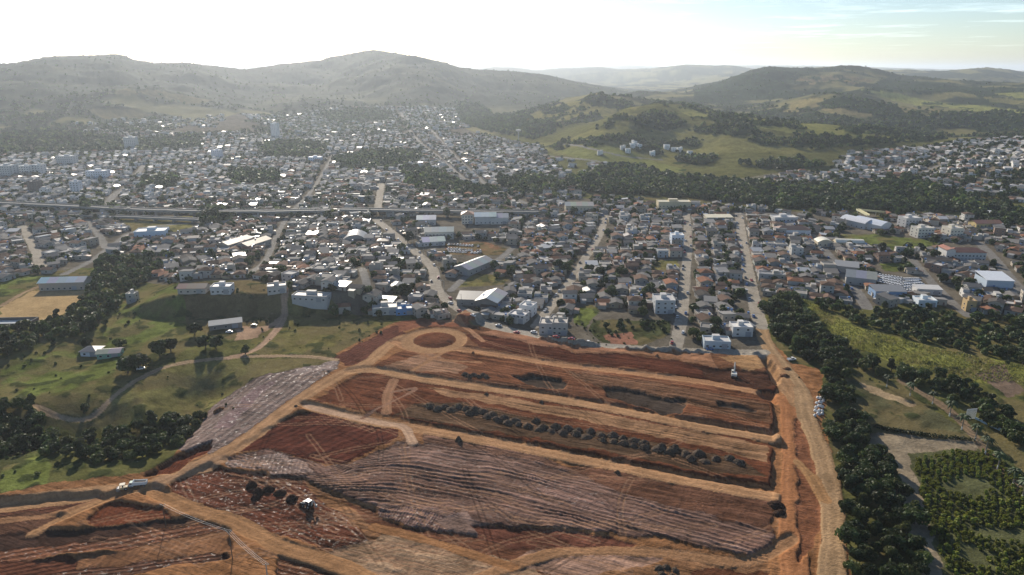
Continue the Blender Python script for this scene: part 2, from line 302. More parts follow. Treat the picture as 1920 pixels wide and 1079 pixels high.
ph = rbf(kn, gx[m5], gy[m5]) + 4.5*(fbm(sa[m5]/45., sb[m5]/9., 1., 3, 98)-.5) + 1.3*(nB[m5]-.5)
FUR[m5] = ph/2.7
band = fbm(ph/2.6, sa[m5]/120., 1., 3, 95)
C[m5] *= (.62 + .78*band)[:, None]*np.stack([np.ones(len(m5)), .92+.16*band, .86+.26*band], 1); 
wv = .5+.5*np.cos(2*np.pi*FUR[m5]); HW = np.zeros(N); HW[m5] = .36*wv**2.5*np.clip(2.4*vn(ph/3.1, sa[m5]/28., 96)-.35, .08, 1.5); FA[m5] = .5
C[m5] *= (1 + .45*(wv**4)*np.clip(2*vn(ph/3.1, sa[m5]/28., 96)-.3, 0, 1.4) - .12)[:, None]
area([(980,890),(1060,905),(1240,1000),(1180,985),(1000,925)], (.30,.20,.17), var=.2, streak=.5, alpha=.35, ro=.55, fa=1., cls=K)
area([(410,862),(520,846),(570,866),(590,884),(520,888),(430,872)], (.40,.31,.26), var=.4, streak=.2, cls=K, dh=.5, fur=(1.9, [(450,882),(468,852)]), fa=1.2, ro=.45)
area([(700,958),(760,950),(880,985),(850,1000),(770,985)], (.26,.175,.15), cls=K, dh=.3, fur=(4., [(760,970),(775,950)]), fa=1.6, ro=.5)
area([(820,980),(870,960),(900,985),(960,990),(930,1015),(860,1010)], (.27,.20,.165), var=.5, cls=K, dh=.2)
# wet red clay with the loader
m7 = area([(318,905),(390,868),(470,884),(565,892),(640,928),(690,985),(712,1000),(640,1032),(540,1010),(420,965),(330,925)], (.125,.045,.024), var=.6, streak=.7, cls=K, dh=-.3, fur=(2.1, [(340,900),(660,1010)]), fa=.4, ro=.5)
HW[m7] = .55*(fbm(sa[m7]/4., sb[m7]/1.5, 1., 3, 97)-.5)
area([(560,892),(640,918),(760,990),(900,1010),(1070,1030),(1280,1030),(1440,1055),(1440,1200),(1000,1200),(700,1010),(600,930)], (.25,.145,.075), streak=.9, cls=K, dh=-.6)
area([(640,930),(760,985),(900,1005),(1010,1010),(1100,1079),(1000,1079),(820,1020),(700,990)], (.14,.07,.042), streak=.9, var=.5, cls=K, dh=-.8)
area([(880,985),(1050,990),(1200,1020),(1160,1040),(1000,1030),(900,1010)], (.165,.075,.05), var=.6, streak=.5, cls=K, dh=-.6)
area([(690,1010),(730,990),(830,1012),(960,1050),(1040,1085),(1060,1200),(560,1200),(600,1040)], (.36,.265,.17), var=.4, streak=.4, cls=K, dh=-.8)
area([(990,1030),(1200,1030),(1250,1050),(1100,1079),(960,1060)], (.33,.225,.165), streak=.6, var=.4, cls=K, dh=-.8)
area([(1300,1070),(1360,1062),(1440,1075),(1440,1200),(1250,1200)], (.16,.075,.042), cls=K, dh=-.8)
area([(700,1020),(760,1030),(820,1060),(780,1062),(720,1040)], (.27,.20,.13), cls=K, alpha=.6, dh=-.8)
# banded cut in the bottom left corner
left = [(0,1060),(420,985)]
area([(-100,940),(180,921),(196,930),(150,950),(0,965),(-100,975)], (.15,.075,.05), streak=.2, cls=K, fur=(2.2, left), fa=.8, dh=-.4)
area([(-100,975),(60,950),(130,960),(60,995),(-100,1010)], (.13,.075,.05), cls=K, dh=-.5)
area([(160,972),(205,938),(300,948),(320,968),(180,985)], (.17,.066,.036), cls=K, fur=(2., [(180,985),(215,940)]), fa=.7, dh=-.4)
area([(-100,1000),(190,985),(380,962),(385,972),(200,1002),(-100,1035)], (.07,.045,.035), cls=K, dh=-1.1)
area([(-100,1035),(200,1002),(390,972),(430,965),(440,990),(250,1020),(-100,1060)], (.18,.085,.048), cls=K, streak=.2, fur=(2.6, left), fa=2.0, dh=-1.2, ro=.5)
area([(130,1042),(300,1010),(430,985),(440,1030),(300,1050),(140,1065)], (.25,.14,.075), cls=K, fur=(2.4, [(300,1045),(330,1010)]), fa=.6, dh=-1.4)
area([(0,1045),(130,1040),(140,1062),(0,1079)], (.13,.06,.038), cls=K, fur=(2.2, left), fa=1.2, dh=-1.4)
area([(-100,1085),(140,1062),(400,1030),(440,1040),(230,1075),(100,1110)], (.12,.06,.038), cls=K, fur=(1.8, [(0,1085),(420,1035)]), fa=2.6, dh=-1.6, ro=.42)
area([(520,1040),(600,1055),(700,1075),(700,1200),(500,1200)], (.16,.075,.042), cls=K, fur=(2., [(520,1045),(640,1078)]), fa=2.2, dh=-1.4, ro=.5)
# pale clay slope beside the ravine, red toe
area([(335,838),(380,760),(400,735),(480,705),(560,690),(632,678),(630,692),(545,750),(430,835),(400,852)], (.215,.17,.15), var=.4, cls=K, fur=(4.2, [(420,835),(600,705)]), fa=1.6, ro=.5)
area([(560,690),(630,676),(620,692),(540,704)], (.36,.30,.27), var=.4, cls=K, ro=.45)
area([(400,800),(420,770),(480,720),(520,712),(430,800)], (.22,.15,.165), var=.2, alpha=.6, cls=K, ro=.5)
area([(262,892),(330,850),(400,825),(392,842),(322,888)], (.15,.058,.034), var=.4, cls=K, dh=-.6, fur=(1.5, [(330,870),(350,845)]), fa=.8)
area([(625,672),(740,610),(765,628),(685,682),(645,686)], (.16,.072,.05), var=.35, cls=K, fur=(2.2, [(640,680),(750,620)]), fa=1.0)
area([(740,605),(800,596),(850,604),(880,590),(905,600),(870,612),(790,612),(750,625)], (.27,.125,.075), var=.4, cls=K, dh=5.0)
# dirt roads over the site
D = 'dirt_road'
line([(795,622),(740,640),(690,680),(640,702),(560,750),(440,838),(330,887),(270,912),(150,925),(0,942),(-150,955)], 8, TAN, cls=D)
line([(740,640),(775,656),(815,660),(860,655),(940,667),(1050,686),(1200,704),(1330,722),(1440,742)], 6, (.45,.27,.145), cls=D, dh=4.0)
line([(660,695),(700,692),(800,712),(960,737),(1130,767),(1300,802),(1455,828)], 7, TAN, cls=D, dh=2.9)
line([(575,757),(680,785),(760,800),(880,822),(1000,846),(1150,877),(1300,908),(1465,938)], 7, (.46,.29,.155), cls=D, dh=1.3)
line([(575,757),(640,775),(720,793),(755,800),(775,830)], 4.5, (.52,.38,.26), cls=D, dh=1.2)
line([(738,712),(727,740),(725,775)], 5, (.33,.20,.12), cls=D, dh=2.5)
line([(680,782),(780,730),(735,735)], 2, (.30,.19,.13), cls=D)
line([(770,700),(820,668),(850,655)], 3, (.36,.22,.12), cls=D); line([(770,655),(820,675),(900,682)], 3, (.34,.20,.11), cls=D)
line([(840,604),(868,600),(900,598)], 4, (.38,.24,.14), cls=D); line([(905,640),(860,606),(820,602)], 3.5, (.40,.24,.14), cls=D)
line([(1440,742),(1480,760),(1482,800),(1487,870),(1484,950),(1486,1030),(1490,1110)], 9, (.41,.205,.095), cls=D, dh=.5)
line([(1425,612),(1440,650),(1470,690),(1503,735),(1515,790),(1540,850),(1558,930),(1562,1010),(1560,1110)], 8.5, (.40,.29,.165), cls=D, dh=.6)
line([(1440,670),(1470,720),(1500,760)], 9, (.40,.26,.14), cls=D, dh=.6)
line([(1495,868),(1520,895),(1548,940)], 4.5, (.40,.25,.12), cls=D, dh=.5)
line([(1484,1010),(1400,1052),(1250,1036),(1100,1032),(1000,1045),(800,1120)], 5, (.35,.215,.115), cls=D, dh=-.4)
line([(0,968),(90,960),(160,940),(185,928)], 3.5, (.33,.20,.11), cls=D); line([(60,995),(120,965),(190,935),(250,915)], 4.5, (.40,.25,.13), cls=D, dh=-.3)
line([(280,915),(360,950),(440,975),(520,1020),(640,1060),(760,1120)], 7, (.38,.23,.115), cls=D, dh=-.5)
line([(410,862),(395,868),(350,880),(300,905)], 7, (.40,.27,.16), cls=D); line([(700,985),(800,1010),(960,1060)], 4, (.34,.19,.09), cls=D, dh=-.8)
m = area([(1492,760),(1510,790),(1535,850),(1545,920),(1535,1010),(1500,1060),(1496,900),(1490,800)], (.24,.115,.062), var=.5, cls=K, dh=-.3)
line([(1503,735),(1515,790),(1540,850),(1558,930),(1562,1010),(1560,1110)], 8.5, (.40,.29,.165), cls=D, dh=.6)
line([(1495,868),(1520,895),(1548,940)], 4.5, (.40,.25,.12), cls=D, dh=.5)
# tyre tracks of the machines, wandering over the site
rt = random.Random(5); SP_ = W2(*[q for q in SITE if q[1] < 1100]+[(1580,1078),(0,1078)])
for k in range(190):
    px, py = rt.uniform(60, 1440), rt.uniform(660, 1075); q = W2(px, py)[0]; h_ = math.atan2(du[1], du[0])+rt.gauss(0, .5)+(math.pi if rt.random() < .5 else 0); P = [q.copy()]; cv = rt.gauss(0, .006)
    for _ in range(rt.randint(6, 22)): h_ += cv*4+rt.gauss(0, .03); q = q+np.array([math.cos(h_), math.sin(h_)])*4; P.append(q.copy())
    P = np.array(P)
    if not inpoly(P[:, 0], P[:, 1], SP_).all(): continue
    d = pdist(gx, gy, P, 6); m = np.nonzero((np.abs(d-1.0) < .38) & np.isin(CLS, [1]))[0]; f = rt.choice((1.3, 1.45, .72, .62, 1.2)); C[m] = C[m]*f if f < 1 else C[m]*.45+np.array((.33,.21,.13), np.float32)*.55*(.7+.6*nB[m, None]); HO[m] -= .12
# turning circle
c0 = W2(815, 637)[0]; dd = np.hypot(gx-c0[0], (gy-c0[1])) + 1.2*(nB-.5)
m = np.nonzero(dd < 20)[0]; paint(m, TAN, var=.2, cls=D, dh=4.2); FA[m] = 0
m = np.nonzero(dd < 12.6)[0]; paint(m, (.17,.075,.042), var=.35, cls=K); HO[m] = 4.2 + 1.3*sst(12.6, 8, dd[m]); FA[m] = 0
# tracks through the meadows on the left, paths on the right
line([(630,675),(560,668),(430,670),(330,682),(270,705),(215,738),(165,765),(110,766),(70,757),(40,748)], 3.4, (.42,.33,.21), cls=D)
line([(430,670),(470,660),(500,640),(530,600),(540,555),(548,545)], 4.5, (.44,.33,.23), cls=D)
line([(0,575),(40,552),(75,537)], 3.5, (.36,.28,.18), cls=D)
line([(1690,715),(1780,770),(1835,830),(1870,870),(1930,940)], 4.5, (.25,.20,.13), cls=D)

# ------------------------------------------------------------------ streets (photo pixels, width in metres)
STREETS = {
 'diagonal': ([(705,412),(740,440),(785,478),(812,505),(818,540),(845,568),(890,596),(930,614),(1000,628),(1070,643),(1180,653),(1270,658),(1340,660),(1430,662)], 8.5),
 'second': ([(1135,402),(1125,440),(1100,480),(1075,520),(1035,572),(1005,612)], 7), 'third': ([(1287,400),(1290,450),(1285,520),(1277,600),(1266,656)], 8),
 'fourth': ([(1385,400),(1392,450),(1402,505),(1415,570),(1428,615)], 9), 'fifth': ([(1520,440),(1555,480),(1582,515),(1610,552),(1626,578)], 8),
 'sixth': ([(1712,488),(1745,528),(1790,572),(1815,592)], 7), 'seventh': ([(1835,455),(1860,480),(1900,528),(1930,560)], 8),
 'eighth': ([(42,425),(62,460),(72,485),(77,500)], 8), 'ninth': ([(165,412),(185,440),(203,466),(240,440),(290,425),(370,418),(368,425),(330,440)], 7),
 'tenth': ([(625,290),(590,350),(545,400),(520,440),(495,500),(470,535)], 5.5), 'eleventh': ([(715,345),(708,395)], 9), 'twelfth': ([(752,210),(765,240),(790,270),(830,300),(870,335),(930,358),(995,385)], 7),
 'thirteenth': ([(845,545),(880,515),(930,490),(965,462)], 6), 'fourteenth': ([(100,378),(190,345),(250,330),(270,310)], 8), 'fifteenth': ([(200,385),(215,365),(240,350)], 9), 'sixteenth': ([(790,215),(810,245),(850,290),(915,350)], 6),
 'seventeenth': ([(203,466),(170,490),(120,515)], 6), 'eighteenth': ([(690,560),(680,520)], 6), 'nineteenth': ([(1300,405),(1385,403),(1440,400)], 7), 'twentieth': ([(1440,405),(1600,420),(1690,420)], 6),
 'slope': ([(1590,320),(1640,318),(1720,300),(1840,292)], 7), 'slope_b': ([(1600,345),(1700,335),(1760,310)], 6), 'hill': ([(1010,290),(1100,300),(1200,316),(1250,330)], 6), 'hill_b': ([(1040,270),(1130,285),(1240,300)], 6),
}
SW = {k: (smoothline(unproj([q[0] for q in p], [q[1] for q in p])), w) for k, (p, w) in STREETS.items()}
for k, (L, w) in SW.items():
    pale = k in ('diagonal', 'second', 'third', 'fourth', 'eleventh', 'eighth')
    line(None, w, (.30,.265,.215) if pale else ASPH, soft=.3, tracks=False, world=L, cls='road', var=.18, ro=.72)

m = np.nonzero((CLS == CLASSES.index('grassland')) & (gr < 1000))[0]
f = (.75*sst(.44, .62, fbm(gx[m], gy[m], 16., 4, 141)))[:, None]; C[m] = C[m]*(1-f) + np.array((.15,.118,.055))*f
f = (.8*sst(.60, .67, fbm(gx[m], gy[m], 7., 4, 142)))[:, None]; C[m] = C[m]*(1-f) + np.array((.040,.050,.020))*f; HO[m] += .6*f[:, 0]
# ------------------------------------------------------------------ relief: terraces, ravine, banks
def gauss_line(pts, amp, wid):
    d = pdist(gx, gy, smoothline(W2(*pts)), wid*3); return amp*np.exp(-(d/wid)**2)
HO += gauss_line([(-60,820),(60,800),(180,790),(270,800),(330,770),(372,725)], -9, 20)
HO += gauss_line([(1490,568),(1560,600),(1640,632),(1740,660),(1860,690),(1980,712)], 2.5, 16)
HO += gauss_line([(-30,720),(100,690),(190,650)], -3, 22)
# steep bank under the houses on the left (their yards stand above the farm track)
bk = W2((335,582),(400,581),(460,581),(540,578)); dB = pdist(gx, gy, bk, 70)
u0 = bk[-1]-bk[0]; u0 /= np.linalg.norm(u0); side = -(gx-bk[0][0])*u0[1]+(gy-bk[0][1])*u0[0]      # >0 beyond
alongb = (gx-bk[0][0])*u0[0]+(gy-bk[0][1])*u0[1]; fade = sst(-45, 0, alongb)*(1-sst(115, 150, alongb))
BANK = 11*fade*np.where(side > 0, np.exp(-(np.maximum(side-25, 0)/70)**2), 1-sst(0, 15, -side))
HO += np.where(gr < 700, BANK, 0)
HO[TERM & ~np.isin(CLS, [1, 2])] = 0; m = TERM & np.isin(CLS, [1, 2]); HO = HO - np.where(m, 5.2*sst(210, 440, gr), 0)
G2 = (GH+0).reshape(NR, NA); H2 = HO.reshape(NR, NA)
def blur(a, n):
    for _ in range(n):
        b = a.copy(); b[1:-1] = (a[:-2]+2*a[1:-1]+a[2:])/4; a = b.copy(); a[:, 1:-1] = (b[:, :-2]+2*b[:, 1:-1]+b[:, 2:])/4
    return a
H2 = blur(H2, 3); HO = H2.ravel()
rough_h = np.where(np.isin(CLS, [1]), .45*(nC-.5)+.8*(nB-.5), 0) + np.where(np.isin(CLS, [0, 4]), .9*(nB-.5), 0)
canopy = FORH*np.where(gr > 1200, 1, 0)*(7*(fbm(gx, gy, 17., 2, 111)-.35) + 9*(fbm(gx, gy, 60., 2, 112)-.4))
C *= np.where(np.isin(CLS, [1, 2]), .78, 1.)[:, None]*np.where(np.isin(CLS, [1, 2])[:, None], np.array((1.0, .895, .86)), 1.)
GH = GH + HO + HW + rough_h + np.maximum(canopy, -1)
C *= (1 + .45*np.where(gr > 1200, FORH, 0)*(fbm(gx, gy, 22., 2, 113)-.5)*2)[:, None]
GRID = GH.reshape(NR, NA)
def Hs(x, y):
    """height of the finished ground"""
    x = np.asarray(x, float); y = np.asarray(y, float); r = np.hypot(x, y); a = np.arctan2(x, y)
    fi = np.clip(np.interp(r, RR, np.arange(NR)), 0, NR-1.001); fj = np.clip((a-AZ[0])/(AZ[1]-AZ[0]), 0, NA-1.001)
    i = fi.astype(int); j = fj.astype(int); t = fi-i; s = fj-j
    return GRID[i, j]*(1-t)*(1-s)+GRID[i+1, j]*t*(1-s)+GRID[i, j+1]*(1-t)*s+GRID[i+1, j+1]*t*s
def P3(px, py):
    w = unproj(px, py, Hs)[0]; return Vector((w[0], w[1], float(Hs(w[0], w[1]))))

# ------------------------------------------------------------------ materials
def newmat(name):
    m = bpy.data.materials.new(name); m.use_nodes = True; t = m.node_tree
    return m, t, t.nodes['Principled BSDF'], t.nodes['Material Output']
def nz(t, vec, scale, detail=5, rough=.55):
    n = t.nodes.new('ShaderNodeTexNoise'); n.inputs['Scale'].default_value = scale; n.inputs['Detail'].default_value = detail; n.inputs['Roughness'].default_value = rough
    t.links.new(vec, n.inputs['Vector']); return n.outputs[0]
def mth(t, op, a, b=None, c=None):
    n = t.nodes.new('ShaderNodeMath'); n.operation = op
    for k, v in enumerate((a, b, c)):
        if v is None: continue
        if isinstance(v, (int, float)): n.inputs[k].default_value = v
        else: t.links.new(v, n.inputs[k])
    return n.outputs[0]
def attr(t, n): 
    a = t.nodes.new('ShaderNodeAttribute'); a.attribute_name = n; return a
def scalecol(t, colr, fac):
    n = t.nodes.new('ShaderNodeVectorMath'); n.operation = 'SCALE'; t.links.new(colr, n.inputs[0]); t.links.new(fac, n.inputs['Scale']); return n.outputs[0]
def ground_mat():
    m, t, p, o = newmat('soil_and_grass'); g = t.nodes.new('ShaderNodeTexCoord').outputs['Object']
    c = attr(t, 'Col'); fu = attr(t, 'fur'); fa = attr(t, 'famp'); ro = attr(t, 'rough')
    n1 = nz(t, g, .9, 6, .65); n2 = nz(t, g, .06, 4); n3 = nz(t, g, .28, 4, .6)
    wv = mth(t, 'SINE', mth(t, 'ADD', mth(t, 'MULTIPLY', fu.outputs['Fac'], 6.2832), mth(t, 'MULTIPLY', n3, 3.0)))
    fine = mth(t, 'SINE', mth(t, 'MULTIPLY', fu.outputs['Fac'], 6.2832*3.3))
    wv2 = mth(t, 'MULTIPLY', mth(t, 'ADD', wv, mth(t, 'MULTIPLY', fine, .4)), fa.outputs['Fac'])
    sk_ = attr(t, 'strk'); mp = t.nodes.new('ShaderNodeMapping'); mp.inputs['Rotation'].default_value[2] = -math.atan2(du[1], du[0]); mp2 = t.nodes.new('ShaderNodeMapping'); mp2.inputs['Scale'].default_value = (.05, .9, .3); t.links.new(g, mp.inputs[0]); t.links.new(mp.outputs[0], mp2.inputs[0])
    k = mth(t, 'ADD', mth(t, 'ADD', mth(t, 'MULTIPLY', n1, 1.1), mth(t, 'MULTIPLY', n2, .4)), mth(t, 'MULTIPLY', n3, .5))
    k = mth(t, 'ADD', k, mth(t, 'MULTIPLY', wv2, .10)); st_ = mth(t, 'MULTIPLY', mth(t, 'SUBTRACT', nz(t, mp2.outputs[0], 1.0, 6, .7), .5), sk_.outputs['Fac']); k = mth(t, 'ADD', k, mth(t, 'MULTIPLY', st_, 1.05)); k = mth(t, 'MAXIMUM', k, .25)
    t.links.new(scalecol(t, c.outputs['Color'], k), p.inputs['Base Color'])
    w0 = mth(t, 'SUBTRACT', 1., ro.outputs['Fac']); pud = t.nodes.new('ShaderNodeMapRange'); t.links.new(nz(t, g, .75, 4, .6), pud.inputs[0]); pud.inputs[1].default_value = .56; pud.inputs[2].default_value = .68; pud.inputs[3].default_value = .15; pud.inputs[4].default_value = 1.5
    wet = mth(t, 'MULTIPLY', w0, pud.outputs[0]); t.links.new(mth(t, 'MAXIMUM', mth(t, 'SUBTRACT', 1., wet), .22), p.inputs['Roughness']); t.links.new(mth(t, 'MULTIPLY', wet, .4), p.inputs['Specular IOR Level'])

    hgt = mth(t, 'ADD', mth(t, 'ADD', mth(t, 'MULTIPLY', n1, .6), mth(t, 'MULTIPLY', wv2, .13)), mth(t, 'MULTIPLY', st_, .8))
    b = t.nodes.new('ShaderNodeBump'); b.inputs['Strength'].default_value = .9; b.inputs['Distance'].default_value = .8
    t.links.new(hgt, b.inputs['Height']); t.links.new(b.outputs[0], p.inputs['Normal']); return m
MG = ground_mat()
FG = (np.arange(NR-1)[:, None]*NA + np.arange(NA-1)).ravel()
quad = np.stack([FG, FG+NA, FG+NA+1, FG+1], 1)[:, ::-1]
def fattr(me, name, data, typ='FLOAT', dom='POINT'):
    a = me.attributes.new(name, typ, dom)
    if typ == 'FLOAT': a.data.foreach_set('value', np.asarray(data, np.float32).ravel())
    else: a.data.foreach_set('color', np.c_[data, np.ones(len(data))].astype(np.float32).ravel())
def big_mesh(name, V, Q, mats=()):
    me = bpy.data.meshes.new(name); n, k = Q.shape
    me.vertices.add(len(V)); me.vertices.foreach_set('co', np.asarray(V, np.float32).ravel())
    me.loops.add(n*k); me.loops.foreach_set('vertex_index', Q.astype(np.int32).ravel())
    me.polygons.add(n); me.polygons.foreach_set('loop_start', np.arange(0, n*k, k, dtype=np.int32)); me.polygons.foreach_set('loop_total', np.full(n, k, np.int32))
    for m in mats: me.materials.append(m)
    me.update(calc_edges=True); return me
fc = CLS[quad[:, 0]]
# any far unpainted strip counts as hills
for ci, nm in enumerate(CLASSES):
    q = quad[fc == ci]
    if len(q) == 0: continue
    us, inv = np.unique(q, return_inverse=True); inv = inv.reshape(q.shape)
    me = big_mesh(nm, np.c_[gx[us], gy[us], GH[us]], inv, [MG])
    me.polygons.foreach_set('use_smooth', np.ones(len(q), bool))
    fattr(me, 'Col', np.clip(C[us], 0, .9), 'FLOAT_COLOR'); fattr(me, 'fur', FUR[us]); fattr(me, 'famp', FA[us]); fattr(me, 'rough', RO[us]); fattr(me, 'strk', np.isin(CLS[us], [1, 2])*np.where(CLS[us] == 2, .35, 1.))
    o = bpy.data.objects.new(nm, me); COL.objects.link(o); o['kind'] = 'structure'

# ------------------------------------------------------------------ builders
def build_mat(name, rough=None, spec=.4, dirt=.35, metal=0.):
    m, t, p, o = newmat(name); g = t.nodes.new('ShaderNodeNewGeometry').outputs['Position']
    c = attr(t, 'Col'); r = attr(t, 'rough'); n1 = nz(t, g, .45, 5, .65); n2 = nz(t, g, 3.0, 3)
    k = mth(t, 'ADD', 1-.75*dirt*1.0, mth(t, 'ADD', mth(t, 'MULTIPLY', n1, dirt), mth(t, 'MULTIPLY', n2, dirt*.5)))
    t.links.new(scalecol(t, c.outputs['Color'], k), p.inputs['Base Color']); t.links.new(r.outputs['Fac'], p.inputs['Roughness'])
    t.links.new(mth(t, 'MULTIPLY', mth(t, 'SUBTRACT', 1.02, r.outputs['Fac']), spec*1.6), p.inputs['Specular IOR Level']); p.inputs['Metallic'].default_value = metal; return m
MB_MAT = build_mat('painted_masonry'); MET = build_mat('painted_metal', spec=.5, dirt=.2); SOILM = build_mat('heaped_soil', spec=.2, dirt=.7)
class MB:
    def __init__(s): s.v = []; s.f = []; s.c = []; s.r = []
    def face(s, P, c, r=.8):
        n = len(s.v); s.v.extend(P); s.f.append(tuple(range(n, n+len(P)))); s.c.append(c); s.r.append(r)
    def box(s, x0, x1, y0, y1, z0, z1, c, r=.8, top=True, bot=False, ct=None):
        p = [(x0,y0,z0),(x1,y0,z0),(x1,y1,z0),(x0,y1,z0),(x0,y0,z1),(x1,y0,z1),(x1,y1,z1),(x0,y1,z1)]
        for q in ((0,1,5,4),(1,2,6,5),(2,3,7,6),(3,0,4,7)): s.face([p[k] for k in q], c, r)
        if top: s.face([p[k] for k in (4,5,6,7)], ct or c, r)
        if bot: s.face([p[k] for k in (3,2,1,0)], c, r)
    def bar(s, a, b, w, h, c, r=.6):
        a = Vector(a); b = Vector(b); d = (b-a).normalized(); up = Vector((0,0,1)) if abs(d.z) < .95 else Vector((0,1,0))
        x = d.cross(up).normalized()*w/2; z = x.cross(d).normalized()*h/2
        P = [a-x-z, a+x-z, a+x+z, a-x+z, b-x-z, b+x-z, b+x+z, b-x+z]
        for q in ((0,1,5,4),(1,2,6,5),(2,3,7,6),(3,0,4,7),(3,2,1,0),(4,5,6,7)): s.face([tuple(P[k]) for k in q], c, r)
    def tube(s, a, b, r0, r1, c, n=8, r=.6, cap=True):
        a = Vector(a); b = Vector(b); d = (b-a).normalized(); up = Vector((0,0,1)) if abs(d.z) < .9 else Vector((1,0,0))
        x = d.cross(up).normalized(); y = d.cross(x).normalized()
        A = [tuple(a+(x*math.cos(2*math.pi*k/n)+y*math.sin(2*math.pi*k/n))*r0) for k in range(n)]
        B = [tuple(b+(x*math.cos(2*math.pi*k/n)+y*math.sin(2*math.pi*k/n))*r1) for k in range(n)]
        for k in range(n): s.face([A[k], B[k], B[(k+1)%n], A[(k+1)%n]], c, r)
        if cap: s.face(B[::-1], c, r); s.face(A, c, r)
    def add(s, o, M):
        n = len(s.v); s.v.extend([tuple(M @ Vector(p)) for p in o.v]); s.f.extend([tuple(i+n for i in f) for f in o.f]); s.c.extend(o.c); s.r.extend(o.r)
    def mesh(s, name, mat):
        me = bpy.data.meshes.new(name); me.from_pydata([tuple(p) for p in s.v], [], s.f); me.materials.append(mat)
        fattr(me, 'Col', np.array(s.c, float).reshape(-1, 3), 'FLOAT_COLOR', 'FACE'); fattr(me, 'rough', s.r, 'FLOAT', 'FACE'); return me
    def build(s, name, parent=None, mat=None, loc=None, rot=0):
        o = bpy.data.objects.new(name, s.mesh(name, mat or MB_MAT)); COL.objects.link(o)
        if parent: o.parent = parent
        if loc is not None: o.location = loc; o.rotation_euler.z = rot
        return o
def tag(o, label, cat, group=None):
    o['label'] = label; o['category'] = cat
    if group: o['group'] = group
    return o
def thing(name, label, cat, loc, rot=0, group=None, scale=1):
    o = bpy.data.objects.new(name, None); COL.objects.link(o); o.location = loc; o.rotation_euler = (0, 0, rot); o.scale = (scale,)*3
    o.empty_display_size = .5; return tag(o, label, cat, group)
def put(name, me, parent, loc=(0,0,0), rot=(0,0,0), sc=(1,1,1)):
    o = bpy.data.objects.new(name, me); COL.objects.link(o); o.parent = parent; o.location = loc; o.rotation_euler = rot; o.scale = sc; return o
def ordw(n):
    w = ['','first','second','third','fourth','fifth','sixth','seventh','eighth','ninth','tenth','eleventh','twelfth','thirteenth','fourteenth','fifteenth','sixteenth','seventeenth','eighteenth','nineteenth','twentieth']
    return w[n] if n < len(w) else ('%d%s' % (n, {1:'st',2:'nd',3:'rd'}.get(n % 10 if n % 100 not in (11,12,13) else 0, 'th')))

# ------------------------------------------------------------------ houses
WALLS = [('white',(.56,.545,.51),5),('cream',(.48,.41,.31),4),('grey',(.42,.41,.39),4),('pale-blue',(.42,.48,.53),.5),('pale-green',(.42,.47,.40),.4),('ochre',(.46,.36,.22),.9),('brick-red',(.30,.18,.13),1.5),('beige',(.52,.45,.36),4),('pink',(.50,.41,.37),.5)]
ROOFS = [('orange','gable',(.33,.15,.085),1.1),('orange','hip',(.32,.145,.08),1.1),('brown','gable',(.20,.125,.09),4),('brown','hip',(.19,.12,.085),3),('grey','gable',(.22,.21,.20),5),('grey','flat',(.30,.285,.265),5),('white','flat',(.52,.50,.47),2),('grey','lean-to',(.30,.29,.28),2.5),('dark','gable',(.13,.115,.105),2),('silver','lean-to',(.46,.47,.48),.8)]
GLASS = (.035, .04, .045)
def wchoice(L, k): return random.choices(L, [q[k] for q in L])[0]
def house_spec(w, d):
    wn, wc, _ = wchoice(WALLS, 2); rn, rk, rc, _ = wchoice(ROOFS, 3); st = random.choices([1, 2, 3], [8, 1.2, .03])[0]
    j = random.uniform(.68, 1.0)
    def mute(c, k): g = (c[0]+c[1]+c[2])/3; return tuple(q*k+g*(1-k)*t for q, t in zip(c, (1.04, 1.0, .92)))
    wc = mute(wc, .7); rc = mute(rc, .85); jr = random.uniform(.5, .88)
    return dict(w=w, d=d, st=st, wn=wn, wc=tuple(q*j for q in wc), rn=rn, rk=rk, rc=tuple(q*jr for q in rc), tank=random.random() < .4, annex=random.random() < .75, s=random.random())
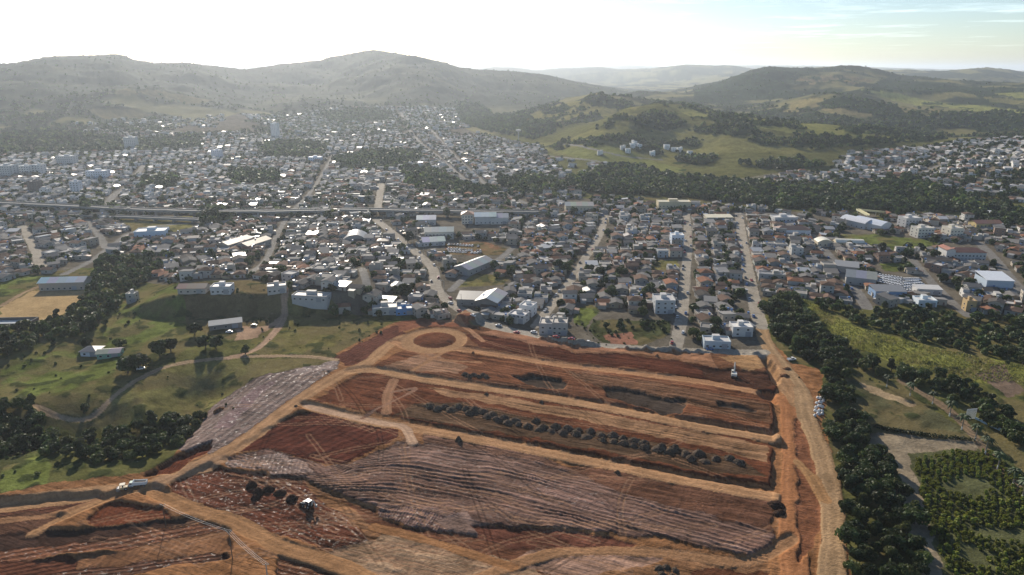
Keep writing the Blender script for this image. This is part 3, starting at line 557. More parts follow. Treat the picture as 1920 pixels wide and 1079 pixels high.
def house_geo(p, detail=True):
    """parts in the house's own axes, front towards -y, foundation reaching below the ground"""
    w, d, st = p['w'], p['d'], p['st']; h = 2.75*st+.25; wall = MB(); roof = MB(); x, y = w/2, d/2; wc, rc = p['wc'], p['rc']; parts = {}
    flat = p['rk'] == 'flat'; rr_ = .42 if p['rn'] == 'silver' or p['s'] < .04 else .85 if flat else .95
    top = h+(.55 if flat else 0)
    wall.box(-x, x, -y, y, -3, top, wc, .8, top=False)
    if flat:
        t = .18
        wall.box(x-t, -x+t, y-t, -y+t, h-.2, top, wc, .8, top=False)                # inner face of parapet
        for q in ([(-x,-y),(x,-y),(x-t,-y+t),(-x+t,-y+t)], [(x,-y),(x,y),(x-t,y-t),(x-t,-y+t)], [(x,y),(-x,y),(-x+t,y-t),(x-t,y-t)], [(-x,y),(-x,-y),(-x+t,-y+t),(-x+t,y-t)]):
            wall.face([(a, b, top) for a, b in q], (.55,.53,.5), .7)
        roof.face([(-x+t,-y+t,h),(x-t,-y+t,h),(x-t,y-t,h),(-x+t,y-t,h)], rc, rr_)
        if p['s'] > .45: roof.box(-x+t+.1, -x*.1, -y*.2, y-t-.1, h, h+2.2, wc, .8, ct=rc)   # stair hut or half upper floor
    elif p['rk'] == 'lean-to':
        o = .35; dz = .14*d; s = 1 if p['s'] > .5 else -1
        za, zb = (h, h+dz) if s > 0 else (h+dz, h)
        P = [(-x-o,-y-o,za),(x+o,-y-o,za),(x+o,y+o,zb),(-x-o,y+o,zb)]
        roof.face([(a,b,c+.16) for a,b,c in P], rc, rr_); roof.face(P[::-1], rc, rr_)
        for i in range(4): a, b = P[i], P[(i+1)%4]; roof.face([a, b, (b[0],b[1],b[2]+.16), (a[0],a[1],a[2]+.16)], rc, rr_)
        yy = y if s > 0 else -y
        wall.face([(-x,yy,h),(x,yy,h),(x,yy,h+dz-.05),(-x,yy,h+dz-.05)], wc); 
        for sx_ in (-x, x): wall.face([(sx_,-yy,h),(sx_,yy,h),(sx_,yy,h+dz-.05)], wc)
    else:
        o = .5; along = w > d; k = (y if along else x); rz = (k+o)*.31; L = (x if along else y)
        def T(a, b, z): return (a, b, z) if along else (b, a, z)
        e = 0 if p['rk'] == 'gable' else min(L*.75, k)
        A, B, Cc, D_ = T(-L-o,-k-o,h), T(L+o,-k-o,h), T(L+o,k+o,h), T(-L-o,k+o,h)
        R0, R1 = T(-L-o+e+(0 if e==0 else o),0,h+rz), T(L+o-e-(0 if e==0 else o),0,h+rz)
        u = .16
        def lift(q): return (q[0], q[1], q[2]+u)
        roof.face([lift(A),lift(B),lift(R1),lift(R0)], rc, rr_); roof.face([lift(Cc),lift(D_),lift(R0),lift(R1)], rc, rr_)
        if e: roof.face([lift(B),lift(Cc),lift(R1)], rc, rr_); roof.face([lift(D_),lift(A),lift(R0)], rc, rr_)
        else:
            for s in (-1, 1): wall.face([T(s*L,-k,h),T(s*L,k,h),T(s*L,0,h+rz-.1)], wc)
        roof.face([A,B,Cc,D_][::-1], rc, rr_)
        for a, b in ((A,B),(B,Cc),(Cc,D_),(D_,A)):
            if e or (a, b) in ((A,B),(Cc,D_)): roof.face([a, b, lift(b), lift(a)], tuple(q*.8 for q in rc), rr_)
    parts['wall'] = wall; parts['roof'] = roof; win = []
    rs = random.Random(int(p['s']*1e6))
    for f in range(st):
        z = .9+2.75*f; n = max(1, int(w/3.4))
        for i in range(n):
            xx = -x+w*(i+.5)/n
            if f == 0 and i == n//2: win.append(('door', xx, -y, 0, 0)); 
            else: win.append(('window', xx, -y, z, 0))
        if detail:
            for s in (-1, 1):
                for i in range(max(1, int(d/4.5))): win.append(('window', s*x, -y+d*(i+.5)/max(1, int(d/4.5)), z, s))
    parts['open'] = win
    if p['annex']:
        a = MB(); aw = w*rs.uniform(.35, .6); ad = rs.uniform(2.5, 4.2); ah = rs.uniform(2.3, 2.8); x0 = -x+rs.random()*(w-aw); c2 = rs.choice([(.27,.26,.245),(.30,.17,.11),(.42,.41,.39),(.2,.13,.1)])
        a.box(x0, x0+aw, y+.01, y+ad, -3, ah, tuple(q*.9 for q in wc), .8, top=False)
        P = [(x0-.2, y+.01, ah+.55), (x0+aw+.2, y+.01, ah+.55), (x0+aw+.2, y+ad+.3, ah), (x0-.2, y+ad+.3, ah)]
        a.face(P, c2, .6); a.face([(q[0], q[1], q[2]-.12) for q in P][::-1], c2, .6)
        for i in range(4): u_, v_ = P[i], P[(i+1) % 4]; a.face([(u_[0],u_[1],u_[2]-.12),(v_[0],v_[1],v_[2]-.12), v_, u_], c2, .6)
        parts['annex'] = a
    if p['tank']:
        t = MB(); c = (.10,.20,.42) if rs.random() < .6 else (.5,.5,.48); zt = h+.02 if flat else h+.3
        tx, ty = (x*.5, y*.4) if flat else (x-.2, y*.6); t.box(tx-.5, tx+.5, ty-.5, ty+.5, h-.4 if not flat else h, zt+.7, (.45,.43,.4)); t.tube((tx,ty,zt+.7), (tx,ty,zt+1.9), .65, .75, c, 10, .4); parts['tank'] = t
    return parts
_w = MB(); _w.box(-.75, .75, -.06, .04, 0, 1.15, (.55,.54,.52), .6, bot=True); _w.face([(-.66,-.065,.09),(.66,-.065,.09),(.66,-.065,1.06),(-.66,-.065,1.06)], GLASS, .12)
WINM = _w.mesh('window', MB_MAT)
_d = MB(); _d.box(-.6, .6, -.06, .04, 0, 2.15, (.2,.13,.09), .6); DOORM = _d.mesh('door', MB_MAT)
def winpose(k, x, y, z, s):
    return (x, y, z), (0 if s == 0 else (math.pi/2 if s > 0 else -math.pi/2))
def house_thing(p, loc, rot, label, group):
    g = house_geo(p); t = thing('house', label, 'house', loc, rot, group)
    g['wall'].build('wall', t); r = g['roof'].build('roof', t)
    if 'annex' in g: g['annex'].build('annex', t)
    if 'tank' in g: g['tank'].build('water_tank', t)
    for k, x, y, z, s in g['open']:
        l, a = winpose(k, x, y, z, s); put(k, WINM if k == 'window' else DOORM, t, l, (0, 0, a))
    return t
FARB = MB()
def house_far(p, loc, rot, lod):
    g = house_geo(p, lod < 2); M = Matrix.Translation(loc) @ Matrix.Rotation(rot, 4, 'Z')
    FARB.add(g['wall'], M); FARB.add(g['roof'], M)
    if 'annex' in g: FARB.add(g['annex'], M)
    if 'tank' in g and lod < 2: FARB.add(g['tank'], M)
    for k, x, y, z, s in g['open']:
        l, a = winpose(k, x, y, z, s); W_, z0, z1 = (.66, z, z+1.1) if k == 'window' else (.6, .02, 2.1); e = .05
        if s == 0: q = [(x-W_, y-e, z0), (x+W_, y-e, z0), (x+W_, y-e, z1), (x-W_, y-e, z1)]
        else: q = [(x+s*e, y-s*W_, z0), (x+s*e, y+s*W_, z0), (x+s*e, y+s*W_, z1), (x+s*e, y-s*W_, z1)]
        FARB.face([tuple(M @ Vector(v)) for v in q], GLASS if k == 'window' else (.18,.12,.09), .15 if k == 'window' else .7)

# woods (also keep houses out)
WOODS = {
 'road': [(1430,572),(1478,558),(1530,612),(1588,662),(1588,705),(1602,770),(1640,830),(1680,900),(1715,960),(1745,1090),(1592,1090),(1582,960),(1566,870),(1552,800),(1552,720),(1545,694),(1490,668),(1450,632)],
 'reed': [(1568,645),(1640,684),(1740,702),(1810,722),(1850,752),(1935,795),(1935,850),(1850,800),(1780,752),(1690,716),(1620,706)],
 'bank': [(1535,580),(1620,586),(1740,580),(1840,602),(1935,596),(1935,692),(1800,664),(1700,643),(1610,618),(1540,594)],
 'ravine': [(-20,765),(50,748),(110,795),(230,772),(300,762),(380,748),(380,772),(330,828),(270,858),(190,866),(100,862),(60,830),(-20,868)],
 'pitch': [(60,612),(150,575),(172,542),(190,485),(285,482),(310,500),(240,560),(205,590),(150,636),(60,655),(-20,690),(-20,622)],
 'belt': [(1060,342),(1140,312),(1200,312),(1240,330),(1400,342),(1560,352),(1700,338),(1780,360),(1935,400),(1935,415),(1780,398),(1690,400),(1560,396),(1440,388),(1300,372),(1090,362)],
 'w1': [(620,300),(700,285),(790,285),(790,305),(740,320),(650,320)], 'w2': [(750,318),(800,315),(860,345),(940,362),(900,374),(770,355)],
 'w3': [(-20,258),(120,247),(240,262),(380,252),(380,280),(200,287),(-20,290)], 'w4': [(480,272),(560,266),(620,276),(600,298),(500,298)], 'w5': [(430,322),(530,325),(520,345),(440,350)],
 'w6': [(268,336),(330,336),(330,356),(265,356)], 'w7': [(852,192),(905,200),(1000,225),(1060,240),(1000,262),(930,250),(870,235)], 'w8': [(370,402),(430,396),(442,416),(380,426)], 'w9': [(1260,290),(1340,295),(1330,310),(1270,306)],
 'w10': [(930,340),(1000,330),(1060,345),(1060,362),(960,365)], 'w11': [(1380,310),(1480,300),(1560,310),(1480,322)], 'w12': [(600,215),(700,205),(740,215),(720,232),(620,232)],
 'w15': [(1120,602),(1255,603),(1254,622),(1200,628),(1125,618)], 'w13': [(140,385),(220,388),(210,402),(150,398)], 'w14': [(1800,398),(1935,420),(1935,436),(1830,420)],
}
WP = {k: W2(*v) for k, v in WOODS.items()}
NOHOUSE = [W2(*p) for p in ([(830,445),(960,455),(965,478),(880,505),(845,500),(820,475)], [(1560,436),(1700,440),(1770,452),(1752,472),(1690,476),(1600,456)], [(1640,505),(1752,520),(1752,560),(1640,545)],
  [(1650,492),(1718,490),(1720,510),(1655,512)], [(205,405),(372,402),(370,440),(250,442)], [(860,508),(960,518),(945,540),(880,600),(850,545)], [(1590,400),(1665,400),(1665,432),(1590,432)], [(1765,455),(1840,455),(1840,492),(1765,492)], [(1235,485),(1275,485),(1275,508),(1220,512)],
  [(1070,570),(1265,595),(1265,660),(1060,650),(1060,615)], [(660,430),(690,428),(692,450),(655,450)], [(1305,625),(1440,625),(1440,668),(1305,668)], [(800,400),(945,400),(945,440),(800,445)], [(1060,372),(1115,372),(1115,396),(1060,396)], [(1225,370),(1300,370),(1300,396),(1225,396)])]
def grid_block(q, w, d):
    P = W2(*q); nl, nr, fr, fl = P; nx = max(1, int((np.linalg.norm(nr-nl)+np.linalg.norm(fr-fl))/2/w)); ny = max(1, int((np.linalg.norm(fl-nl)+np.linalg.norm(fr-nr))/2/d))
    return P, nx, ny
BLOCKS = [
 ([(560,568),(828,592),(802,512),(515,512)], 'left of diagonal street'), ([(510,503),(795,500),(702,412),(552,410)], 'behind arched shed block'),
 ([(905,597),(1000,612),(1040,545),(905,545)], 'right of turning circle'), ([(965,540),(1062,535),(1125,410),(985,420)], 'block of second street'), ([(735,432),(830,470),(965,450),(985,408),(720,406)][:4], 'near the car park'),
 ([(1045,578),(1264,582),(1278,490),(1102,490)], 'centre block'), ([(1108,482),(1278,484),(1283,405),(1142,405)], 'upper centre block'), ([(1303,628),(1418,624),(1385,452),(1300,452)], 'block before dirt road'),
 ([(1300,446),(1382,446),(1378,400),(1297,400)], 'block by railway'), ([(1432,556),(1600,578),(1545,472),(1404,472)], 'above right-hand wood'), ([(1402,464),(1530,468),(1510,410),(1397,406)], 'below railway right'),
 ([(1570,492),(1708,492),(1640,458),(1556,458)], 'above white-car yard'), ([(1630,590),(1745,560),(1720,552),(1630,560)], 'below white-car yard'), ([(1745,508),(1885,545),(1838,482),(1722,482)], 'below red-roofed hall'), ([(1806,575),(1925,600),(1905,545),(1800,545)], 'by blue warehouse'),
 ([(1760,458),(1935,492),(1935,408),(1690,408)], 'right of green field'), ([(350,550),(485,548),(500,472),(255,505)], 'above grassy bank'), ([(245,482),(495,475),(535,412),(270,440)], 'left of glinting street'),
 ([(90,500),(190,470),(155,412),(55,425)], 'beyond football field'), ([(-10,535),(62,512),(38,428),(-10,428)], 'left edge block'), ([(205,445),(245,430),(190,405),(172,410)], 'between forked streets'),
 ([(560,562),(480,548),(480,540),(560,552)], 'above grassy bank'),
 ([(-30,374),(700,380),(740,258),(-30,268)], ''), ([(720,380),(985,384),(800,275),(745,252)], ''), ([(560,258),(755,250),(740,202),(450,214)], ''), ([(860,330),(1060,366),(1005,275),(805,262)], ''),
 ([(770,250),(880,240),(860,205),(745,205)], ''), ([(1575,345),(1940,385),(1940,258),(1590,285)], ''), ([(1375,354),(1610,348),(1600,328),(1480,322)], ''), ([(560,405),(1000,402),(995,386),(560,392)], ''), ([(1000,402),(1440,402),(1440,392),(1060,374)], ''), ([(0,408),(170,404),(180,392),(0,388)], ''), ([(1090,300),(1330,296),(1300,272),(1140,268)], 'sparse'), ([(1010,340),(1230,345),(1200,318),(1010,290)], 'sparse2'), ([(120,240),(420,240),(420,214),(250,226)], 'sparse2'),
]
SEG = [(L, w) for L, w in SW.values()]
HOUSES = []
LANDPX = []
for bi, (q, bn) in enumerate(BLOCKS):
    far = bn in ('', 'sparse', 'sparse2'); P, nx, ny = grid_block(q, 10.3 if not far else 12.5, 12.6 if not far else 16)
    nl, nr, fr, fl = P; cand = []
    for j in range(ny):
        for i in range(nx):
            a = (i+.5+random.uniform(-.10, .10))/nx; b = (j+.5+random.uniform(-.13, .13))/ny
            pt = nl*(1-a)*(1-b)+nr*a*(1-b)+fr*a*b+fl*(1-a)*b; ex = (nr-nl)*(1-b)+(fr-fl)*b
            cand.append((pt[0], pt[1], math.atan2(ex[1], ex[0]), i, j))
    X = np.array([c[0] for c in cand]); Y = np.array([c[1] for c in cand]); ok = np.ones(len(cand), bool)
    for L, w in SEG: ok &= pdist(X, Y, L) > w/2+5.4
    for Q in list(WP.values())+NOHOUSE: ok &= ~inpoly(X, Y, Q)
    for k, (x, y, r, i, j) in enumerate(cand):
        if not ok[k]: continue
        u = random.random()
        if bn == 'sparse' and u > .16 or bn == 'sparse2' and u > .25 or u > .95: continue
        sp = house_spec(random.uniform(8.0, 10.3), random.uniform(7.8, 10.8)); flip = random.random() < .35
        if bn == 'sparse': sp.update(wn='white', wc=(.78,.77,.74), st=2, rk='flat', rn='white', rc=(.6,.58,.55))
        HOUSES.append(dict(p=sp, x=x, y=y, rot=r+(math.pi if flip else 0)+random.uniform(-.05, .05), b=bn, i=i, j=j, bi=bi, r=math.hypot(x, y)))
# infill wherever the town still has bare ground
occ = {}
def okey(x, y): return (int(x//9.5), int(y//9.5))
for h in HOUSES: occ.setdefault(okey(h['x'], h['y']), []).append((h['x'], h['y']))
TP = [W2(*TOWNP), W2((1570,345),(1620,330),(1960,385),(1960,256),(1800,266),(1590,286),(1560,310))]
for Q in TP:
    x0, y0 = Q.min(0); x1, y1 = Q.max(0); y1 = min(y1, 1700)
    X, Y = np.meshgrid(np.arange(x0, x1, 7.5), np.arange(y0, y1, 8.5)); X = X.ravel()+rng.uniform(-2, 2, X.size); Y = Y.ravel()+rng.uniform(-2, 2, Y.size)
    ok = inpoly(X, Y, Q)
    for P in list(WP.values())+NOHOUSE: ok &= ~inpoly(X, Y, P)
    X, Y = X[ok], Y[ok]; ok = np.ones(len(X), bool)
    for L, w in SEG: ok &= pdist(X, Y, L) > w/2+5.5
    for x, y in zip(X[ok], Y[ok]):
        kx, ky = okey(x, y)
        near_ = [q for a in (-1, 0, 1) for b in (-1, 0, 1) for q in occ.get((kx+a, ky+b), ())]
        if any((q[0]-x)**2+(q[1]-y)**2 < 106 for q in near_): continue
        occ.setdefault((kx, ky), []).append((x, y))
        if random.random() > .82: continue
        r_ = 0.
        best = 1e9
        for L, w in SEG:
            d = np.hypot(L[:, 0]-x, L[:, 1]-y); i = int(d.argmin())
            if d[i] < best: best = d[i]; a, b = L[max(0, i-1)], L[min(len(L)-1, i+1)]; r_ = math.atan2(b[1]-a[1], b[0]-a[0])
        HOUSES.append(dict(p=house_spec(random.uniform(7, 9.5), random.uniform(6.5, 9)), x=x, y=y, rot=r_+random.choice((0, math.pi/2))+random.uniform(-.05, .05), b='', i=0, j=0, bi=-1, r=math.hypot(x, y)))
def proj(x, y, z):
    X, Y, Z = x, y, z-CAMH; dep = Y*CP - Z*SP; up = Y*SP + Z*CP
    return CX + F*X/dep, CY - F*up/dep, dep
for h in HOUSES:
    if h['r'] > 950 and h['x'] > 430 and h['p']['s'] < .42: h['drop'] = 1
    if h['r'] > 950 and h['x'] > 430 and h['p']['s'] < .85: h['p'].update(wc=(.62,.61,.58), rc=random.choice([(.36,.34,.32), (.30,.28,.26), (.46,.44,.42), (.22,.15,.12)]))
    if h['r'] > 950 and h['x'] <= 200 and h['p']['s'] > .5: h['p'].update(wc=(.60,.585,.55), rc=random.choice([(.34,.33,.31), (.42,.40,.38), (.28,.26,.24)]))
    h['z'] = float(Hs(h['x'], h['y'])); h['px'], h['py'], h['dep'] = proj(h['x'], h['y'], h['z']+2)
vis = sorted([h for h in HOUSES if h['b'] not in ('', 'sparse', 'sparse2') and 2 < h['px'] < 1918], key=lambda h: h['dep']/(h['p']['w']*(1+.3*h['p']['st'])))
top = vis[:296]; topid = {id(h) for h in top}
byrow = {}
for h in vis: byrow.setdefault((h['bi'], h['j']), []).append(h)
rowix = {}
for (bi, j) in sorted(byrow): rowix.setdefault(bi, []).append(j)
for k, L in byrow.items(): L.sort(key=lambda h: h['px'])
STO = {1: 'single-storey', 2: 'two-storey', 3: 'three-storey'}
for (bi, j), L in byrow.items():
    rw = rowix[bi].index(j)+1
    for n, h in enumerate(L):
        loc = (h['x'], h['y'], h['z'])
        if id(h) in topid:
            p = h['p']; lab = '%s %s house, %s %s roof, %s from left, %s row, %s' % (p['wn'], STO[p['st']], p['rn'], p['rk'], ordw(n+1), 'front' if rw == 1 else ordw(rw), h['b'])
            house_thing(p, loc, h['rot'], lab, 'houses of the town')
for h in HOUSES:
    if id(h) in topid or h.get('drop'): continue
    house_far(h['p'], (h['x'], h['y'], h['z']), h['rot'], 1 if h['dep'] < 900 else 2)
if len(FARB.f):
    o = FARB.build('distant_houses'); o['kind'] = 'stuff'
print('HOUSES', len(HOUSES), len(vis), len(top), len(FARB.f))

# ------------------------------------------------------------------ trees
def leaf_mat():
    m, t, p, o = newmat('foliage'); c = attr(t, 'Col'); oi = t.nodes.new('ShaderNodeObjectInfo')
    k = mth(t, 'ADD', .5, mth(t, 'MULTIPLY', oi.outputs['Random'], .75)); colr = scalecol(t, c.outputs['Color'], k)
    t.links.new(colr, p.inputs['Base Color']); p.inputs['Roughness'].default_value = .6; p.inputs['Specular IOR Level'].default_value = .25
    tr = t.nodes.new('ShaderNodeBsdfTranslucent'); t.links.new(scalecol(t, colr, mth(t, 'ADD', 1.2, 0.)), tr.inputs['Color'])
    mx = t.nodes.new('ShaderNodeMixShader'); mx.inputs[0].default_value = .28; t.links.new(p.outputs[0], mx.inputs[1]); t.links.new(tr.outputs[0], mx.inputs[2]); t.links.new(mx.outputs[0], o.inputs['Surface']); return m
LEAF = leaf_mat(); BARK = build_mat('bark', spec=.2, dirt=.5)
def leaf_quads(P, Nn, size, r):
    """one bent leaf spray per point, turned mostly outwards"""
    n = len(P); d = Nn + r.normal(0, .55, (n, 3)); d /= np.linalg.norm(d, axis=1, keepdims=True)
    a = np.cross(d, r.normal(0, 1, (n, 3))); a /= np.linalg.norm(a, axis=1, keepdims=True)+1e-9; b = np.cross(d, a)
    s = (size*r.uniform(.6, 1.35, n))[:, None]
    return np.stack([P-a*s-b*s*.6, P+a*s*.7-b*s*.8, P+a*s+b*s*.7, P-a*s*.6+b*s], 1)
def crown(seed, nl, nleaf, size, wid=3.6, hgt=3.0, zc=5.2, green=(.045,.07,.02), cone=0.):
    r = np.random.default_rng(seed); Q = []; K = []
    for l in range(nl):
        th = r.uniform(0, 2*math.pi); q = math.sqrt(r.uniform(.02, 1)); zz_ = r.uniform(-.75, .85)
        sh = math.sqrt(max(.08, 1-zz_*zz_*.8))*(1-cone*(zz_*.5+.5))
        c = np.array([math.cos(th)*wid*.68*q*sh, math.sin(th)*wid*.68*q*sh, zc+zz_*hgt*.72]); rad = r.uniform(.26, .46)*wid*(1-.3*cone)
        n = max(4, int(nleaf/nl*r.uniform(.6, 1.4))); v = r.normal(0, 1, (n, 3)); v /= np.linalg.norm(v, axis=1, keepdims=True); v[:, 2] = np.where(v[:, 2] < -.45, -v[:, 2], v[:, 2])
        P = c + v*rad*r.uniform(.72, 1.06, (n, 1))*np.array([1, 1, .8]); Q.append(leaf_quads(P, v, size, r))
        b = r.uniform(.7, 1.35); hue = r.uniform(-.15, .22)
        K.append(np.array(green)[None]*b*r.uniform(.65, 1.4, (n, 1))*np.array([1+hue, 1, 1-hue*.5]))
    return np.concatenate(Q), np.concatenate(K)
def quads_mesh(name, Q, K, mat):
    me = big_mesh(name, Q.reshape(-1, 3), np.arange(len(Q)*4).reshape(-1, 4), [mat]); fattr(me, 'Col', K, 'FLOAT_COLOR', 'FACE'); return me
def trunk_mesh(seed, h=2.4, w=.28, wid=3.6):
    r = random.Random(seed); b = MB(); c = (.11,.085,.065); p = (0, 0, -.8); q = (r.uniform(-.3, .3), r.uniform(-.3, .3), h*.55)
    b.tube(p, q, w*1.25, w*.8, c, 7, .9)
    for k in range(5):
        a = k*1.257+r.random(); e = (q[0]+math.cos(a)*wid*.45, q[1]+math.sin(a)*wid*.45, h*r.uniform(.95, 1.45)); b.tube(q, e, w*.55, w*.15, c, 5, .9)
    return b.mesh('trunk', BARK)
KINDS = [  # label words, crown arguments
 dict(nl=13, wid=3.9, hgt=2.7, zc=2.9, green=(.040,.064,.019)), dict(nl=10, wid=3.4, hgt=3.4, zc=3.3, green=(.034,.052,.018)), dict(nl=15, wid=4.4, hgt=2.4, zc=2.7, green=(.052,.078,.020)),
 dict(nl=9, wid=3.0, hgt=3.0, zc=3.0, green=(.060,.075,.024)), dict(nl=11, wid=3.2, hgt=3.9, zc=3.3, green=(.038,.058,.022), cone=.5), dict(nl=12, wid=3.8, hgt=2.6, zc=2.8, green=(.078,.095,.024))]
HI = [(quads_mesh('crown', *crown(100+k, nleaf=1700, size=.36, **a), LEAF), trunk_mesh(k)) for k, a in enumerate(KINDS)]
LO1 = [crown(200+k, nleaf=330, size=.72, **a) for k, a in enumerate(KINDS)]
LO3 = [crown(500+k, nleaf=26, size=2.3, **dict(a, nl=5)) for k, a in enumerate(KINDS)]
LO2 = [crown(300+k, nleaf=80, size=1.35, **dict(a, nl=7)) for k, a in enumerate(KINDS)]
TREES = []
def scatter(P, sp, smin, smax, zone, keep=1.0, kinds=(0,1,2,3,4,5)):
    x0, y0 = P.min(0); x1, y1 = P.max(0); nx = int((x1-x0)/sp)+1; ny = int((y1-y0)/sp)+1
    X = (x0+(np.arange(nx)[None]+rng.uniform(.05, .95, (ny, nx)))*sp).ravel(); Y = (y0+(np.arange(ny)[:, None]+rng.uniform(.05, .95, (ny, nx)))*sp).ravel()
    m = inpoly(X, Y, P) & (rng.random(len(X)) < keep)
    for x, y in zip(X[m], Y[m]): TREES.append(dict(x=x, y=y, s=rng.uniform(smin, smax), k=int(rng.choice(kinds)), zone=zone, label=None))
ZL = {'road': ('dark green tree in the wood along the right-hand dirt road', 'trees of the wood along the dirt road'), 'reed': ('dark tree in the band between palms and sunlit reeds', 'trees between palms and reeds'),
 'bank': ('tree in the wood on the slope above the sunlit reeds', 'trees on the slope above the reeds'), 'ravine': ('tree in the wooded ravine beside the pale clay slope', 'trees in the ravine'),
 'pitch': ('tree in the wood beside the brown football field', 'trees beside the football field'), 'belt': ('tree in the dark wood belt above the town', 'trees of the wood belt')}
scatter(WP['road'], 5.2, .75, 1.35, 'road', .86, (0,1,2,1,0,5,3)); scatter(WP['reed'], 6.0, .6, 1.15, 'reed', .9); scatter(WP['bank'], 7.0, .6, 1.15, 'bank', .85)
scatter(WP['ravine'], 5.6, .7, 1.35, 'ravine', .93); scatter(WP['pitch'], 6.4, .7, 1.3, 'pitch', .9); scatter(WP['belt'], 9.0, 1.1, 1.9, 'belt', .92, (0,1,2,1))
for k in WP:
    if k == 'w15': scatter(WP[k], 6, .35, .7, 'far', .8, (0,1,3)); continue
    if k not in ZL: scatter(WP[k], 9.0 if k not in ('w3','w7','w12') else 13, 1.0, 1.8, 'far', .9, (0,1,2,1))
def single(px, py, s, k, label):
    w = unproj(px, py, Hs)[0]; TREES.append(dict(x=w[0], y=w[1], s=s*(1.18 if py > 600 and px < 500 else 1.1), k=k, zone='one', label=label))
for a in [(366,628,1.25,1,'round dark tree beside the grey farm shed'), (240,700,1.5,0,'large dark tree at the bend of the farm track'), (262,690,1.3,2,'broad dark tree touching the one at the track bend'),
          (300,668,1.2,0,'dark tree behind the farm track, near the white farmhouse'), (320,660,1.1,1,'second dark tree right of the farmhouse hedge'), (385,655,1.15,1,'left tree of the dark clump on the farm lane'),
          (405,655,1.1,0,'right tree of the dark clump on the farm lane'), (176,618,1.2,1,'solitary dark tree at the foot of the meadow slope'), (198,610,.8,3,'lighter tree beside the solitary dark meadow tree'),
          (460,664,.95,3,'thin bare-looking tree at the fork of the farm tracks'), (158,775,.75,1,'small lone tree beside the curved dirt track'), (162,655,.9,1,'tree left of the white farmhouse'),
          (225,650,.9,5,'leafy tree behind the white farmhouse'), (1300,632,1.25,5,'bright green bamboo-like tree at the end of the third street'), (1315,640,1.0,5,'yellow-green bush tree beside the street end wall'),
          (760,560,1.5,0,'big dark tree left of the diagonal street'), (765,455,1.5,1,'dark tree overhanging the top of the diagonal street'), (1146,560,1.5,0,'largest dark tree in the centre block'), (1122,545,1.3,1,'dark tree left of the largest centre-block tree'),
          (1218,556,1.4,0,'round dark tree near the third street'), (1165,520,1.3,2,'broad dark tree in the middle of the centre block'), (1128,520,1.2,1,'dark tree beside the second street'), (1045,508,1.3,1,'pair tree left of the second street'), (1060,512,1.2,0,'pair tree right, beside the second street'),
          (1655,475,1.4,1,'dark round tree below the green field'), (1700,468,1.0,1,'small dark tree right of the green-field tree'), (1750,458,1.3,0,'tree at the right end of the green field'), (1750,488,1.3,1,'dark tree before the red-roofed white hall'),
          (1765,530,1.1,1,'dark tree by the street right of the car yard'), (1690,410,1.9,0,'tall dark tree beside the green strip'), (840,408,1.5,1,'dark tree standing against the overpass'), (395,412,2.2,2,'broad dark crown covering the overpass'), (420,418,1.8,0,'dark tree right of the broad crown by the overpass'),
          (495,345,1.6,0,'dark tree in the far left town'), (100,402,1.5,1,'dark tree hiding part of the overpass at far left'), (165,408,1.3,0,'tree in front of the overpass above the forked streets'), (560,412,1.3,1,'tree between overpass and glinting street'), (615,412,1.4,0,'dark tree beside the gap of the overpass'), (690,415,1.2,1,'tree below the overpass above the arched shed'), (950,412,1.2,0,'tree at the right end of the overpass')]: single(*a)
def dens(L):
    seg = np.r_[0, np.cumsum(np.linalg.norm(np.diff(L, axis=0), axis=1))]; t = np.arange(0, seg[-1], 3.); return np.c_[np.interp(t, seg, L[:, 0]), np.interp(t, seg, L[:, 1])]
SEGD = [(dens(L), w) for L, w in SEG]
# street and garden trees between the houses
for h in HOUSES:
    for _ in range(2):
        clump = float(vn(np.float64(h['x']/45.), np.float64(h['y']/45.), 77))
        if random.random() > (.95 if h.get('drop') else 1.0 if h['b'] or h['r'] < 900 else .6)*(.25+1.5*clump): continue
        a = random.uniform(0, 6.28); x, y = h['x']+math.cos(a)*8, h['y']+math.sin(a)*8
        if any(np.hypot(L[:, 0]-x, L[:, 1]-y).min() < w/2+2.5 for L, w in SEGD): continue
        TREES.append(dict(x=x, y=y, s=random.uniform(.45, 1.0) if h['b'] else random.uniform(.6, 1.25), k=random.choice((0,1,3,5,1)), zone='yard', label=None, b=h['b']))
# hedgerow and forest trees on the hills
cand = np.nonzero((FORH > .7) & (gr > 1250) & (gr < 5200) & (np.abs(azp) < 38))[0]
wgt = 1/np.maximum(gr[cand], 1)**.6*np.where(gr[cand] > 2500, .3, 1); cand = rng.choice(cand, 9000, replace=False, p=wgt/wgt.sum())
for c in cand: TREES.append(dict(x=gx[c]+rng.normal(0, 6), y=gy[c]+rng.normal(0, 6), s=rng.uniform(.6, 1.3)*(1 if gr[c] < 2500 else .7), k=int(rng.choice((0,1,2,1))), zone='far', label=None))
for k in range(230):                                # scattered bushes on meadows and banks
    px, py = random.choice([(random.uniform(150, 470), random.uniform(600, 760)), (random.uniform(480, 720), random.uniform(590, 660)), (random.uniform(1490, 1900), random.uniform(570, 720)), (random.uniform(0, 120), random.uniform(660, 900)), (random.uniform(190, 540), random.uniform(560, 610)), (random.uniform(1070, 1260), random.uniform(600, 650))])
    w = W2(px, py)[0]
    if pdist(np.array([w[0]]), np.array([w[1]]), smoothline(W2((630,675),(430,670),(270,705),(165,765),(70,757))))[0] < 5: continue
    TREES.append(dict(x=w[0], y=w[1], s=random.uniform(.10, .36), k=random.choice((3,5,1)), zone='bush', label=None))
xs = np.array([t['x'] for t in TREES]); ys = np.array([t['y'] for t in TREES]); zs = Hs(xs, ys)
